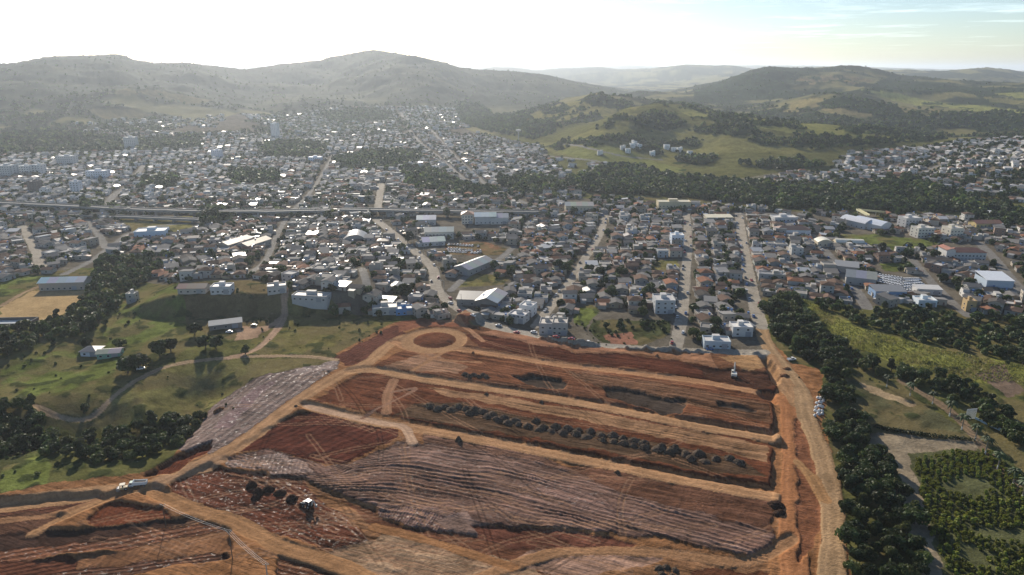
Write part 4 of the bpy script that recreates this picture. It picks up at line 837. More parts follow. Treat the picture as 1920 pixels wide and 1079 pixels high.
for k, t in enumerate(TREES):
    t['z'] = float(zs[k]); t['px'], t['py'], t['dep'] = proj(t['x'], t['y'], t['z']+3)
    t['in'] = -30 < t['px'] < 1950 and t['dep'] > 0 and t['py'] < 1120
sack_ = W2(1537, 763)[0]; TREES = [t for t in TREES if math.hypot(t['x']-sack_[0], t['y']-sack_[1]+3) > 9]
order = sorted([t for t in TREES if t['in'] and t['zone'] not in ('bush', 'far')], key=lambda t: -t['s']/t['dep']*(4 if t['label'] else 1))
TOPT = order[:298]; tid = {id(t) for t in TOPT}; ycount = {}
def make_tree(t, label, group):
    cm_, tm = HI[t['k']]; r = random.uniform(0, 6.28)
    e = thing('tree', label, 'tree', (t['x'], t['y'], t['z']-.15), r, group, t['s'])
    put('trunk', tm, e); put('crown', cm_, e, sc=(random.uniform(.88, 1.12), random.uniform(.88, 1.12), random.uniform(.85, 1.15)))
for t in TOPT:
    if t['label']: make_tree(t, t['label'], 'single trees')
    elif t['zone'] in ZL: make_tree(t, *ZL[t['zone']])
    else:
        k = t.get('b') or 'in the town'; make_tree(t, 'small garden tree among the houses ' + k, 'garden trees ' + k)
# all remaining trees: one mass
Qs, Ks = [], []
for k in range(len(KINDS)):
    for lo, L in ((LO1, [t for t in TREES if id(t) not in tid and t['k'] == k and t['dep'] < 750]), (LO2, [t for t in TREES if id(t) not in tid and t['k'] == k and 750 <= t['dep'] < 1700]), (LO3, [t for t in TREES if id(t) not in tid and t['k'] == k and t['dep'] >= 1700])):
        if not L: continue
        Q, K = lo[k]; n = len(L); a = rng.uniform(0, 6.28, n); s = np.array([t['s'] for t in L]); ca, sa_ = np.cos(a), np.sin(a)
        R = np.zeros((n, 3, 3)); R[:, 0, 0] = ca; R[:, 0, 1] = -sa_; R[:, 1, 0] = sa_; R[:, 1, 1] = ca; R[:, 2, 2] = rng.uniform(.8, 1.15, n)
        A = np.einsum('nij,qkj->nqki', R, Q)*s[:, None, None, None] + np.array([(t['x'], t['y'], t['z']-.3) for t in L])[:, None, None, :]
        Qs.append(A.reshape(-1, 4, 3)); Ks.append((K[None]*rng.uniform(.7, 1.35, (n, 1, 1))).reshape(-1, 3))
Qs = np.concatenate(Qs); o = bpy.data.objects.new('woodland', quads_mesh('woodland', Qs, np.concatenate(Ks), LEAF)); COL.objects.link(o); o['kind'] = 'stuff'
print('TREES', len(TREES), len(TOPT), len(Qs))

# ------------------------------------------------------------------ larger buildings
WHT, CRM, GRY, BLU = (.54,.53,.51), (.56,.49,.36), (.38,.37,.36), (.25,.38,.55)
def win_row(par, n, x0, x1, y, z, rot=0):
    for i in range(n): put('window', WINM, par, (x0+(x1-x0)*(i+.5)/n, y, z), (0, 0, rot))
def hall(name, cat, label, px, py, w, d, h, rot, kind, wc, rc, nwin=5, storeys=1, rr=.5):
    p = P3(px, py); t = thing(name, label, cat, p, math.radians(rot)); wl_ = MB(); rf = MB(); x, y = w/2, d/2
    wl_.box(-x, x, -y, y, -5, h, wc, .75, top=kind in ('flat',))
    if kind == 'flat':
        e = .3
        for a in ((-x-.02, x+.02, -y-.02, -y+e), (-x-.02, x+.02, y-e, y+.02), (-x-.02, -x+e, -y+e, y-e), (x-e, x+.02, -y+e, y-e)): rf.box(*a, h+.003, h+.8, wc, .7)
        rf.box(-x+e, x-e, -y+e, y-e, h+.004, h+.15, rc, .6); rf.box(-x*.3, x*.25, -y*.1, y*.6, h+.15, h+2.6, wc, .7, ct=rc)
    elif kind == 'gable' or kind == 'side':
        o = .7; rz = .19*(d if kind == 'gable' else w)
        def T(a, b, z): return (a, b, z) if kind == 'gable' else (b, a, z)
        L, k = (x, y) if kind == 'gable' else (y, x)
        A, B, Cc, D_ = T(-L-o,-k-o,h-.1), T(L+o,-k-o,h-.1), T(L+o,k+o,h-.1), T(-L-o,k+o,h-.1); R0, R1 = T(-L-o,0,h+rz), T(L+o,0,h+rz); up = lambda q: (q[0],q[1],q[2]+.2)
        n = max(2, int(L*2/6))
        for i in range(n):                       # sheets of slightly different age
            f0, f1 = i/n, (i+1)/n; c = tuple(q*random.uniform(.85, 1.12) for q in rc); m_ = lambda a, b, f: tuple(a[k]+(b[k]-a[k])*f for k in range(3))
            rf.face([up(m_(A,B,f0)), up(m_(A,B,f1)), up(m_(R0,R1,f1)), up(m_(R0,R1,f0))], c, rr); rf.face([up(m_(D_,Cc,f1)), up(m_(D_,Cc,f0)), up(m_(R0,R1,f0)), up(m_(R0,R1,f1))], c, rr)
        rf.face([A,B,R1,R0][::-1], rc, rr); rf.face([Cc,D_,R0,R1][::-1], rc, rr)
        for a, b in ((A,B),(Cc,D_)): rf.face([a, b, up(b), up(a)], rc, rr)
        for s in (-1, 1): wl_.face([T(s*L,-k,h),T(s*L,k,h),T(s*L,0,h+rz-.1)], wc)
    elif kind == 'hip':
        o = .8; k = y+o; L = x+o; rz = k*.42
        rf.face([(-L,-k,h),(L,-k,h),(L-k,0,h+rz),(-L+k,0,h+rz)], rc, rr); rf.face([(L,k,h),(-L,k,h),(-L+k,0,h+rz),(L-k,0,h+rz)], rc, rr)
        rf.face([(L,-k,h),(L,k,h),(L-k,0,h+rz)], rc, rr); rf.face([(-L,k,h),(-L,-k,h),(-L+k,0,h+rz)], rc, rr); rf.face([(-L,k,h-.15),(L,k,h-.15),(L,-k,h-.15),(-L,-k,h-.15)], rc, rr)
    elif kind == 'mono':
        rf.box(-x-.4, x+.4, -y-.5, y+.5, 0, .25, rc, rr, bot=True); rf.v = [(a, b, c+h+(b+y)*.10) for a, b, c in rf.v]; wl_.box(-x, x, y-.3, y, h, h+.19*y, wc)
    elif kind == 'vault':                        # barrel roof, axis along y
        n = 12; R = [(-x-.4+(2*x+.8)*i/n, h+math.sin(math.pi*i/n)*w*.20) for i in range(n+1)]
        for (a, za), (b, zb) in zip(R[:-1], R[1:]):
            rf.face([(a,-y-.4,za+.1),(b,-y-.4,zb+.1),(b,y+.4,zb+.1),(a,y+.4,za+.1)], rc, rr)
        for yy in (-y, y): wl_.face([(a,yy,z) for a, z in (R if yy < 0 else R[::-1])], wc)
    wl_.build('wall', t); rf.build('roof', t)
    for s in range(storeys): win_row(t, nwin, -x, x, -y, 1+s*2.9); win_row(t, max(2, nwin//2), -x, x, y, 1+s*2.9, math.pi)
    for s in range(storeys):
        for k in range(max(1, int(d/6))):
            yy = -y+d*(k+.5)/max(1, int(d/6)); put('window', WINM, t, (x, yy, 1+s*2.9), (0,0,math.pi/2)); put('window', WINM, t, (-x, yy, 1+s*2.9), (0,0,-math.pi/2))
    g = MB(); g.box(-1.7, 1.7, -.08, .04, 0, min(3.2, h-.4), (.3,.31,.33), .5); put('gate', g.mesh('gate', MET), t, (x*.55, -y, 0)); return t
H_ = hall
H_('sports_hall','hall','long sports hall with silver roof beside the brown football field',125,540,31,13,6,6,'gable',(.42,.36,.30),(.62,.62,.60),8,1,.35)
H_('warehouse','warehouse','blue and white warehouse with flat roof above the left-hand wood',287,447,27,17,8,12,'flat',(.48,.58,.68),(.46,.46,.44),5,2)
H_('shed','shed','left of two parallel brown tiled sheds by the street',442,462,12,30,5,-22,'side',(.40,.36,.30),(.30,.19,.13),3)
H_('shed','shed','right of two parallel brown tiled sheds by the street',478,464,12,30,5,-22,'side',(.40,.36,.30),(.31,.19,.13),3)
H_('arched_shed','shed','shed with broad dark arched roof among the central houses',667,452,20,22,4.5,8,'vault',(.30,.29,.27),(.19,.18,.175),4,1,.4)
H_('white_warehouse','warehouse','warehouse with glaring white roof just below the overpass',800,420,19,16,6,4,'gable',WHT,(.74,.74,.72),4)
H_('factory','factory','two-storey cream factory with long windows left of the car park',824,446,27,16,7.5,4,'gable',(.58,.55,.48),(.42,.40,.37),8,2)
H_('white_warehouse','warehouse','low white warehouse at the top of the car park',812,458,20,15,4,15,'gable',WHT,(.66,.66,.65),4)
H_('apartment_block','apartment block','cream block with orange tiled roof just below the overpass',877,418,12,12,10,2,'hip',(.66,.60,.50),(.36,.18,.10),4,3)
H_('white_warehouse','warehouse','left of two joined white warehouses right of the orange-roofed block',910,418,22,16,8,3,'gable',WHT,(.60,.60,.59),5)
H_('warehouse','warehouse','right of two joined grey-roofed warehouses below the overpass end',936,418,18,16,7,3,'gable',(.60,.58,.54),(.40,.40,.39),4)
H_('long_shed','shed','long grey-roofed shed slanting beside the car park',888,506,15,34,5,-32,'side',(.36,.35,.33),(.33,.34,.34),3)
H_('striped_shed','shed','shed with striped grey and white roof above the turning circle',922,573,15,22,6,-18,'side',(.20,.19,.18),(.34,.34,.33),3,1,.4)
H_('dark_shed','shed','wide dark-roofed shed beside the diagonal street',888,568,21,14,4.5,-6,'mono',(.28,.27,.25),(.11,.105,.10),3)
H_('cream_hall','hall','big cream hall with pale roof at the railway, above the second street',1085,397,31,16,8,0,'gable',CRM,(.60,.55,.43),8,2)
H_('cream_hall','hall','long yellow-cream hall with flat roof below the dark wood belt',1262,392,37,14,9,0,'flat',(.60,.50,.33),(.62,.56,.42),9,2)
H_('workshop','workshop','low pale-yellow workshop at the top of the fourth street',1346,415,28,11,5,2,'mono',(.60,.55,.42),(.70,.62,.44),6)
H_('white_block','building','flat white two-storey block left of the blue-walled school',1468,419,24,14,7,2,'flat',WHT,(.58,.56,.52),6,2)
H_('school','school','long white building with brown roof and blue wall',1484,440,32,12,6,-4,'hip',(.66,.70,.75),(.24,.14,.095),9)
H_('vaulted_hall','hall','left white hall with arched roof near the footbridge',1607,424,16,30,6,24,'vault',WHT,(.62,.62,.63),3,1,.35)
H_('vaulted_hall','hall','right hall with long silvery arched roof near the footbridge',1634,428,17,34,6,24,'vault',(.62,.62,.6),(.55,.58,.62),3,1,.35)
H_('barrel_shed','shed','short cream barrel-roofed shed at the edge of the green field',1543,460,13,12,4,-6,'vault',CRM,(.66,.62,.50),3)
H_('barrel_shed','shed','long cream barrel-roofed shed at the edge of the green field',1590,461,11,24,4,82,'vault',CRM,(.68,.64,.52),3)
H_('apartment_block','apartment block','white stepped apartment block right of the arched halls',1703,426,17,13,10,8,'flat',WHT,(.60,.58,.54),5,3)
H_('apartment_block','apartment block','cream three-storey block below the white stepped block',1727,444,16,12,9,6,'flat',(.66,.62,.54),(.50,.47,.42),5,3)
H_('apartment_block','apartment block','pale square block standing right of the green field',1783,446,13,13,10,6,'flat',(.68,.62,.50),(.50,.47,.42),4,3)
H_('ochre_hall','hall','ochre hall with red tiled roof at the upper right',1845,430,26,12,7,2,'gable',(.58,.44,.20),(.33,.14,.09),7,2)
H_('white_hall','hall','white arcaded hall with long red tiled roof',1806,486,29,12,7.5,-4,'hip',WHT,(.34,.145,.09),10,2)
H_('white_hall_wing','hall','blank white gabled wing at the left end of the red-roofed hall',1772,487,7,14,10,-4,'side',WHT,(.36,.16,.10),2,2)
H_('blue_warehouse','warehouse','square blue-grey warehouse with white roof at the far right',1860,541,18,18,8.5,-8,'mono',(.40,.47,.55),(.66,.68,.70),2)
H_('grey_shed','shed','grey twin-roofed shed left of the white-car yard',1612,530,20,18,6,-24,'gable',(.40,.39,.37),(.36,.36,.36),3)
H_('grey_shed','shed','dark flat shed adjoining the twin-roofed shed',1586,508,17,13,5,-24,'mono',(.38,.36,.33),(.25,.25,.245),3)
H_('blue_shed','shed','blue-walled shed with dark roof below the white-car yard',1662,556,21,12,5.5,-4,'mono',(.22,.33,.50),(.20,.20,.20),4)
H_('white_office','office','low white office at the lower right corner of the car yard',1737,550,17,8,4,-8,'mono',WHT,(.60,.57,.52),5)
H_('white_box','house','pale-blue small house below the white-car yard by the trees',1732,572,12,10,4,-6,'flat',(.60,.66,.70),(.52,.52,.5),3)
H_('ochre_tower','house','narrow ochre house at the end of the sixth street',1815,582,6,7,7,-10,'flat',(.42,.30,.15),(.4,.3,.2),1,2)
H_('corner_house','house','white house with blue-grey wall facing the red earth site',1342,649,15,9,4,-6,'flat',(.44,.50,.54),(.50,.48,.45),4)
H_('white_house','house','plain white box house behind the blue-grey corner house',1388,626,12,10,5.5,-3,'flat',WHT,(.64,.62,.58),2,2)
H_('apartment_block','apartment block','white apartment block with dark window grid on the third street',1268,460,11,11,10,-2,'flat',(.66,.72,.78),(.56,.54,.5),4,3)
H_('grey_block','building','large unfinished grey block beside the third street',1243,583,13,14,9,-2,'flat',(.46,.47,.47),(.42,.41,.4),3,3)
H_('balcony_house','house','grey multi-storey house with balconies above the street end',1050,624,9,10,7.5,-8,'flat',(.40,.38,.34),(.36,.33,.29),3,2)
H_('grey_house','house','bare grey block left of the balcony house',1026,622,9,11,6.5,-8,'flat',(.42,.40,.38),(.42,.38,.33),2,2)
H_('white_block','house','white flat-roofed house block at the bend right of the turning circle',973,602,11,9,5,-24,'flat',WHT,(.50,.48,.46),4,2)
H_('white_terrace','house','white terrace house with flat roof at the foot of the second street',990,590,9,9,7,-24,'flat',(.72,.71,.69),(.55,.53,.5),3,2)
H_('brown_house','house','low house with brown roof standing on the edge of the red earth',818,592,13,8,3,14,'gable',(.62,.60,.57),(.24,.15,.11),4)
H_('blue_house','house','bright blue house at the lower edge of the town',758,588,11,8,4,12,'flat',(.12,.27,.50),(.4,.4,.4),3)
H_('white_house','house','white house with walled roof terrace left of the blue house',722,586,16,11,4.5,10,'flat',(.46,.45,.42),(.40,.37,.33),5)
H_('white_house','house','sprawling white house with roof terraces above the meadow',585,562,24,9,3.4,-8,'flat',(.46,.45,.43),(.38,.36,.33),6)
H_('white_house','house','white flat house right end of the row above the steep bank',520,547,12,8,4.5,16,'flat',(.50,.48,.45),(.38,.33,.30),4)
H_('white_house','house','bright white house with parapet above the steep bank',418,548,13,9,4.5,4,'flat',(.58,.57,.56),(.48,.47,.45),4)
H_('brown_house','house','long house with brown roof left of the bright white bank house',365,547,18,10,3.8,2,'gable',(.46,.42,.38),(.23,.135,.10),4)
H_('farmhouse','farmhouse','small white farmhouse among trees on the meadow',174,664,9,8,3.2,0,'hip',(.62,.64,.68),(.30,.26,.23),2)
H_('green_cabin','cabin','green-walled cabin right of the white farmhouse',208,668,12,7,3.2,10,'gable',(.20,.36,.28),(.40,.36,.32),3)
H_('farm_shed','shed','open farm shed with long grey single-pitch roof at the clay yard',424,614,19,7,3.2,22,'mono',(.24,.22,.20),(.34,.34,.33),3,1,.9)
H_('small_house','house','small square block house standing alone on the meadow slope',250,566,6,6,6,0,'flat',(.40,.38,.34),(.55,.53,.5),1,2)
for px, py, w, d, st, wc, lb in [(248,281,21,17,8,WHT,'tallest white apartment tower left of the town centre'), (517,257,15,14,10,(.66,.66,.65),'slim pale tower on the rise behind the town'), (16,333,24,18,6,WHT,'white tower at the far left edge of the town'),
      (52,330,14,14,5,(.70,.69,.66),'narrow white tower right of the leftmost tower'), (76,328,13,14,5,(.66,.65,.62),'second narrow pale tower from the left edge'), (128,310,26,18,5,WHT,'broad white block in the left town centre'), (186,336,28,15,4,(.68,.70,.74),'broad bluish-white block behind the overpass'),
      (68,362,12,12,5,(.13,.11,.10),'dark brown tower close above the overpass'), (408,298,15,13,5,(.58,.60,.66),'grey-blue block in the middle of the far town'), (592,305,22,14,3,(.60,.66,.76),'pale blue block right of the far town centre'), (145,362,11,10,5,(.58,.60,.64),'slim grey block above the overpass')]:
    H_('apartment_tower','apartment tower',lb,px,py,w,d,st*2.9+.6,random.uniform(-8,12),'flat',wc,(.5,.5,.48),max(3,int(w/3.5)),st)

# overpass with its piers
def overpass(pts, label, zt=6.5, wid=11):
    L = smoothline(W2(*pts), 6); z = [float(Hs(*q))+zt for q in L]; t = thing('overpass', label, 'overpass', (L[0][0], L[0][1], float(Hs(*L[0])))); o = Vector(t.location)
    dk = MB(); pr = MB(); n = len(L); S_ = []
    for i in range(n):
        a, b = L[max(0, i-1)], L[min(n-1, i+1)]; d = (b-a)/np.linalg.norm(b-a); s = np.array([-d[1], d[0]]); S_.append((L[i]-s*wid/2, L[i]+s*wid/2, L[i]-s*(wid/2-.4), L[i]+s*(wid/2-.4)))
    v = lambda q, zz_: (q[0]-o.x, q[1]-o.y, zz_-o.z); AS = (.13,.125,.12); CN = (.24,.235,.22)
    for i in range(n-1):
        (a0, a1, a2, a3), (b0, b1, b2, b3) = S_[i], S_[i+1]; z0, z1 = z[i], z[i+1]
        dk.face([v(a0,z0), v(b0,z1), v(b1,z1), v(a1,z0)], AS, .85); dk.face([v(a1,z0-1.5), v(b1,z1-1.5), v(b0,z1-1.5), v(a0,z0-1.5)], CN)
        dk.face([v(a0,z0-1.5), v(b0,z1-1.5), v(b0,z1), v(a0,z0)], CN); dk.face([v(a1,z0), v(b1,z1), v(b1,z1-1.5), v(a1,z0-1.5)], CN)
        for p, q in ((0, 2), (3, 1)):
            A, B, c_, d_ = S_[i][p], S_[i+1][p], S_[i][q], S_[i+1][q]
            pr.face([v(A,z0+.9), v(B,z1+.9), v(d_,z1+.9), v(c_,z0+.9)], CN, .6); pr.face([v(A,z0), v(B,z1), v(B,z1+.9), v(A,z0+.9)], CN, .7); pr.face([v(c_,z0+.9), v(d_,z1+.9), v(d_,z1), v(c_,z0)], CN, .7)
    dk.build('deck', t); pr.build('parapet', t)
    seg = np.r_[0, np.cumsum(np.linalg.norm(np.diff(L, axis=0), axis=1))]
    for s in np.arange(8, seg[-1], 22):
        x, y = np.interp(s, seg, L[:, 0]), np.interp(s, seg, L[:, 1]); b = MB(); b.box(-.7, .7, -4, 4, -2, zt-1.52, (.3,.29,.27)); put('pier', b.mesh('pier', MB_MAT), t, (x-o.x, y-o.y, float(Hs(x, y))-o.z))
overpass([(-60,388),(100,395),(240,402),(360,406),(500,407),(620,405)], 'long concrete overpass crossing the left half of the town')
overpass([(640,403),(760,405),(880,407),(1010,408)], 'concrete overpass between the glinting street and the second street')
overpass([(-60,402),(120,408),(250,413),(380,418),(400,419)], 'lower concrete carriageway parallel to the long overpass', 3.5, 8)
# water tower, mast, footbridge, dome
p = P3(972, 263); t = thing('water_tower', 'white mushroom-shaped water tower on the hill street', 'water tower', p)
b = MB(); b.tube((0,0,-2),(0,0,17),1.3,1.1,WHT,14,.7); b.build('column', t); b = MB(); b.tube((0,0,17),(0,0,20),1.2,5.5,WHT,18,.7); b.tube((0,0,20),(0,0,22.5),5.5,5.5,WHT,18,.7); b.tube((0,0,22.5),(0,0,23.4),5.5,.6,WHT,18,.7); b.build('tank', t)
p = P3(822, 252); t = thing('radio_mast', 'thin grey radio mast rising from the upper town', 'mast', p); b = MB(); b.tube((0,0,-1),(0,0,38),.9,.35,(.45,.45,.45),4,.5); b.build('mast', t); b = MB(); b.bar((-1.5,0,31),(1.5,0,31),.5,.5,(.6,.6,.6)); b.bar((-1.2,0,27),(1.2,0,27),.5,.5,(.6,.6,.6)); b.build('antenna', t)
a, c = P3(1606, 405), P3(1626, 416); t = thing('footbridge', 'pale yellow footbridge with zigzag ramp beside the arched halls', 'footbridge', a); d = c-a; e = P3(1660, 404)-a; Y_ = (.62,.58,.36)
b = MB(); b.bar((0,0,6.5),(d.x,d.y,6.5),3,.5,Y_); b.bar((0,0,6.5),(e.x,e.y,3.2),2.2,.4,Y_); b.build('deck', t)
b = MB()
for s in (-1.4, 1.4): b.bar((s,0,7.6),(d.x+s,d.y,7.6),.15,1.2,Y_); b.bar((s*.7,s,7.4),(e.x+s*.7,e.y+s,4.1),.15,1.,Y_)
b.build('railing', t)
for q in (.02, .33, .66, .98):
    b = MB(); b.tube((d.x*q,d.y*q,-2),(d.x*q,d.y*q,6.2),.35,.35,(.5,.48,.4),8); b.build('post', t); b = MB(); b.tube((e.x*q,e.y*q,-2),(e.x*q,e.y*q,6.1-3.2*q),.3,.3,(.5,.48,.4),8); b.build('post', t)
p = P3(1853, 408); t = thing('dome_hall', 'round hall with grey domed roof among the upper right trees', 'hall', p); b = MB(); b.tube((0,0,-2),(0,0,3.2),11,11,(.5,.49,.46),24); b.build('wall', t)
b = MB()
for i in range(5): b.tube((0,0,3.2+4*math.sin(i*.314)),(0,0,3.2+4*math.sin((i+1)*.314)),11.6*math.cos(i*.314),max(.2,11.6*math.cos((i+1)*.314)),(.52,.52,.5),24,.45,cap=i == 4)
b.build('roof', t)
p = P3(22, 607); t = thing('water_basin', 'pale walled water basin at the left edge below the football field', 'basin', p, .05); b = MB(); b.box(-17,13,-5.5,5.5,-1,.35,(.50,.52,.50),.25); b.build('basin_floor', t)
b = MB(); c = (.13,.12,.11)
for q in ((-17.4,13.4,5.5,6.1),(-17.4,13.4,-6.1,-5.5),(13,13.6,-5.5,5.5)): b.box(*q,-1,2.1,c)
b.build('rim_wall', t)

# ------------------------------------------------------------------ cars
def car_mb(c):
    b = MB(); DK = (.03,.033,.038)
    prof = [(-2.1,.35),(-2.1,.85),(-1.25,1.0),(1.5,.98),(2.05,.85),(2.1,.35)]
    for s in (-1, 1): b.face([(x, s*.85, z) for x, z in (prof if s > 0 else prof[::-1])][::-1], c, .3)
    for (x0,z0),(x1,z1) in zip(prof[:-1], prof[1:]): b.face([(x0,-.85,z0),(x1,-.85,z1),(x1,.85,z1),(x0,.85,z0)][::-1], c, .3)
    lo, hi = [(-1.2,.99),(1.45,.98)], [(-.55,1.48),(.95,1.48)]; r = .12
    b.face([(hi[0][0],-.66,1.48),(hi[1][0],-.66,1.48),(hi[1][0],.66,1.48),(hi[0][0],.66,1.48)], c, .3)
    for s in (-1, 1): b.face([(lo[0][0],s*.8,.99),(lo[1][0],s*.8,.98),(hi[1][0],s*.66,1.48),(hi[0][0],s*.66,1.48)][::-s], DK, r)
    b.face([(lo[0][0],.8,.99),(lo[0][0],-.8,.99),(hi[0][0],-.66,1.48),(hi[0][0],.66,1.48)], DK, r); b.face([(lo[1][0],-.8,.98),(lo[1][0],.8,.98),(hi[1][0],.66,1.48),(hi[1][0],-.66,1.48)], DK, r)
    for x in (-1.35, 1.35):
        for s in (-1, 1): b.tube((x,s*.6,.33),(x,s*.9,.33),.33,.33,(.02,.02,.02),10,.8)
    return b
CARM = {k: car_mb(c).mesh('car', MET) for k, c in dict(white=(.78,.78,.77), silver=(.45,.46,.47), black=(.02,.02,.022), red=(.38,.03,.025), blue=(.06,.14,.36)).items()}
def car(colr, p, rot, label, group):
    o = bpy.data.objects.new('parked_car', CARM[colr]); COL.objects.link(o); o.location = p; o.rotation_euler.z = rot; tag(o, label, 'car', group)
def lot(q, nx, ny, what, colors, group, keep=.93):
    P = W2(*q); nl, nr, fr, fl = P
    for j in range(ny):
        n = 0
        for i in range(nx):
            if random.random() > keep: continue
            n += 1; a, b = (i+.5)/nx, (j+.5)/ny; pt = nl*(1-a)*(1-b)+nr*a*(1-b)+fr*a*b+fl*(1-a)*b; ex = nr-nl; k = random.choice(colors)
            car(k, (pt[0], pt[1], float(Hs(*pt))+.02), math.atan2(ex[1], ex[0])+math.pi/2+random.uniform(-.12, .12), '%s car, %s from left in %s row of the %s' % (k, ordw(n), 'front' if j == 0 else ordw(j+1), what), group)
lot([(1646,530),(1690,541),(1692,522),(1646,515)], 8, 4, 'left half of the walled yard', ['white'], 'white cars in the walled yard')
lot([(1686,552),(1738,545),(1722,523),(1694,523)], 9, 5, 'right half of the walled yard', ['white'], 'white cars in the walled yard')
lot([(838,474),(905,478),(903,470),(838,466)], 12, 2, 'car park below the cream factory', ['white','silver','black','silver'], 'cars in the car park')
lot([(838,463),(900,466),(899,460),(840,457)], 11, 1, 'far rank of the car park', ['black','silver','white'], 'cars in the far rank of the car park')
for px, py, k, r, lb in [(887,594,'white',-50,'white car on the diagonal street just above the earth site'),(935,612,'silver',-20,'silver car parked where the diagonal street bends to the right'),(1331,656,'blue',0,'pale blue car parked before the blue-grey corner house'),(1267,563,'silver',88,'silver car parked halfway down the third street'),(1266,577,'white',88,'white car below the silver one on the third street'),(1265,592,'black',88,'black car lowest of three on the third street'),
      (680,548,'black',70,'black car in the short street above the meadow'),(684,540,'silver',70,'silver car in the short street above the meadow'),(1409,527,'red',85,'red car on the fourth street'),(1389,462,'white',88,'white car at the top of the fourth street'),(1023,584,'silver',60,'silver car at the lower end of the second street'),(845,570,'white',-40,'white car passing the narrow bend of the diagonal street'),(430,624,'white',10,'white car beside the open farm shed'),(264,693,'white',30,'small white car beside the curved farm track'),(1744,540,'silver',-45,'silver car in the street right of the car yard'),(476,612,'black',0,'dark car standing in the clay farm yard')]:
    p = P3(px, py); car(k, p+Vector((0,0,.05)), math.radians(r), lb, None)

for st, nm in (('third','third street'),('fourth','fourth street'),('diagonal','diagonal street'),('second','second street'),('fifth','fifth street')):
    L, w = SW[st]; seg = np.r_[0, np.cumsum(np.linalg.norm(np.diff(L, axis=0), axis=1))]; k = 0; cnt = {}
    for s in np.arange(10, min(seg[-1]-6, 420), 9):
        if random.random() > .34: continue
        x, y = np.interp(s, seg, L[:, 0]), np.interp(s, seg, L[:, 1]); x2, y2 = np.interp(s+1, seg, L[:, 0]), np.interp(s+1, seg, L[:, 1]); d = np.array([x2-x, y2-y]); d /= np.linalg.norm(d); sd = random.choice((-1, 1)); x += -d[1]*sd*(w/2-1.5); y += d[0]*sd*(w/2-1.5); k += 1
        cc = random.choice(['white','silver','silver','black','red','blue','white']); cnt[cc] = cnt.get(cc, 0)+1
        car(cc, (x, y, float(Hs(x, y))+.05), math.atan2(d[1], d[0]), '%s car at the kerb, %s %s car from the top of the %s' % (cc, ordw(cnt[cc]), cc, nm), 'cars parked along the '+nm)

# ------------------------------------------------------------------ heaps of soil
def heap_mb(seed, c, sharp=1.0):
    r = random.Random(seed); b = MB(); n, m = 20, 7; ph = [r.uniform(0, 6.28) for _ in range(4)]; V = []
    for j in range(m+1):
        q = j/m; row = []
        for i in range(n):
            a = 2*math.pi*i/n; rad = (1-q)**.9*(1+.12*math.sin(2*a+ph[0])+.08*math.sin(5*a+ph[1])+.05*r.uniform(-1, 1)); z = .95*q**(1.0*sharp)*(1-.25*q**3)+.03*r.uniform(-1, 1)
            row.append((rad*math.cos(a), rad*math.sin(a), z if j else -.35))
        V.append(row)
    for j in range(m):
        for i in range(n): k = r.uniform(.75, 1.25); b.face([V[j][i], V[j][(i+1) % n], V[j+1][(i+1) % n], V[j+1][i]], tuple(q*k for q in c), .95)
    for _ in range(14):                       # clods
        a = r.uniform(0, 6.28); q = r.uniform(.3, 1.25); s = r.uniform(.05, .12); z = max(0, .9*(1-q)); x, y = q*math.cos(a), q*math.sin(a); b.box(x-s, x+s, y-s*.8, y+s*.8, z-.1, z+s, tuple(k*r.uniform(.7, 1.1) for k in c), .95)
    return b
HEAPM = [heap_mb(k, (.092,.068,.05)).mesh('soil_heap', SOILM) for k in range(5)]; DARKH = [heap_mb(20+k, (.05,.03,.022), .8).mesh('soil_heap', SOILM) for k in range(3)]; REDH = [heap_mb(30+k, (.16,.08,.045)).mesh('soil_heap', SOILM) for k in range(3)]
def heap(ml, px, py, r, h, label, group=None):
    p = P3(px, py); o = bpy.data.objects.new('soil_heap', random.choice(ml)); COL.objects.link(o); o.location = p; o.scale = (r, r*random.uniform(.85, 1.1), h); o.rotation_euler.z = random.uniform(0, 6.28); tag(o, label, 'soil heap', group)
U = [(806,762),(833,764),(860,763),(874,768),(889,770),(905,773),(924,778),(945,784),(965,790),(1005,791),(1018,802),(1042,801),(1065,804),(1085,808),(1107,810),(1128,817),(1149,818),(1168,824),(1188,828),(1207,833),(1240,840),(1265,842),(1285,852),(1310,852),(1342,861),(1368,861),(1385,868)]
for n, (x, y) in enumerate(U): heap(HEAPM, x, y, random.uniform(2.2, 3.0), random.uniform(2.0, 3.2), 'dark soil heap, %s from left in the back row of the double line' % ordw(n+1), 'soil heaps of the back row')
L_ = [(820,767),(846,769),(880,776),(914,782),(932,788),(952,794),(972,796),(990,800),(1012,806),(1034,809),(1055,812),(1080,814),(1100,820),(1130,826),(1150,828),(1170,832),(1187,837),(1208,840),(1233,843),(1256,847),(1295,861),(1322,866)]
for n, (x, y) in enumerate(L_): heap(HEAPM, x, y, random.uniform(2.0, 2.9), random.uniform(1.6, 2.7), 'dark soil heap, %s from left in the front row of the double line' % ordw(n+1), 'soil heaps of the front row')
for n, (x, y) in enumerate([(872,703),(880,706),(888,704),(897,707),(906,704),(912,708)]): heap(HEAPM, x, y, 1.9, 2.0, 'small dark heap, %s from left of the short cluster below the turning circle' % ordw(n+1), 'heaps of the short cluster')
for n, (x, y, r, h) in enumerate([(472,912,2.2,3.0),(484,925,2.6,3.4),(503,920,2.4,2.9),(525,927,2.5,2.7),(547,936,2.2,2.4),(478,934,1.8,2.2)]): heap(DARKH, x, y, r, h, 'black soil heap, %s of the line leading to the loader' % ordw(n+1), 'black heaps beside the loader')
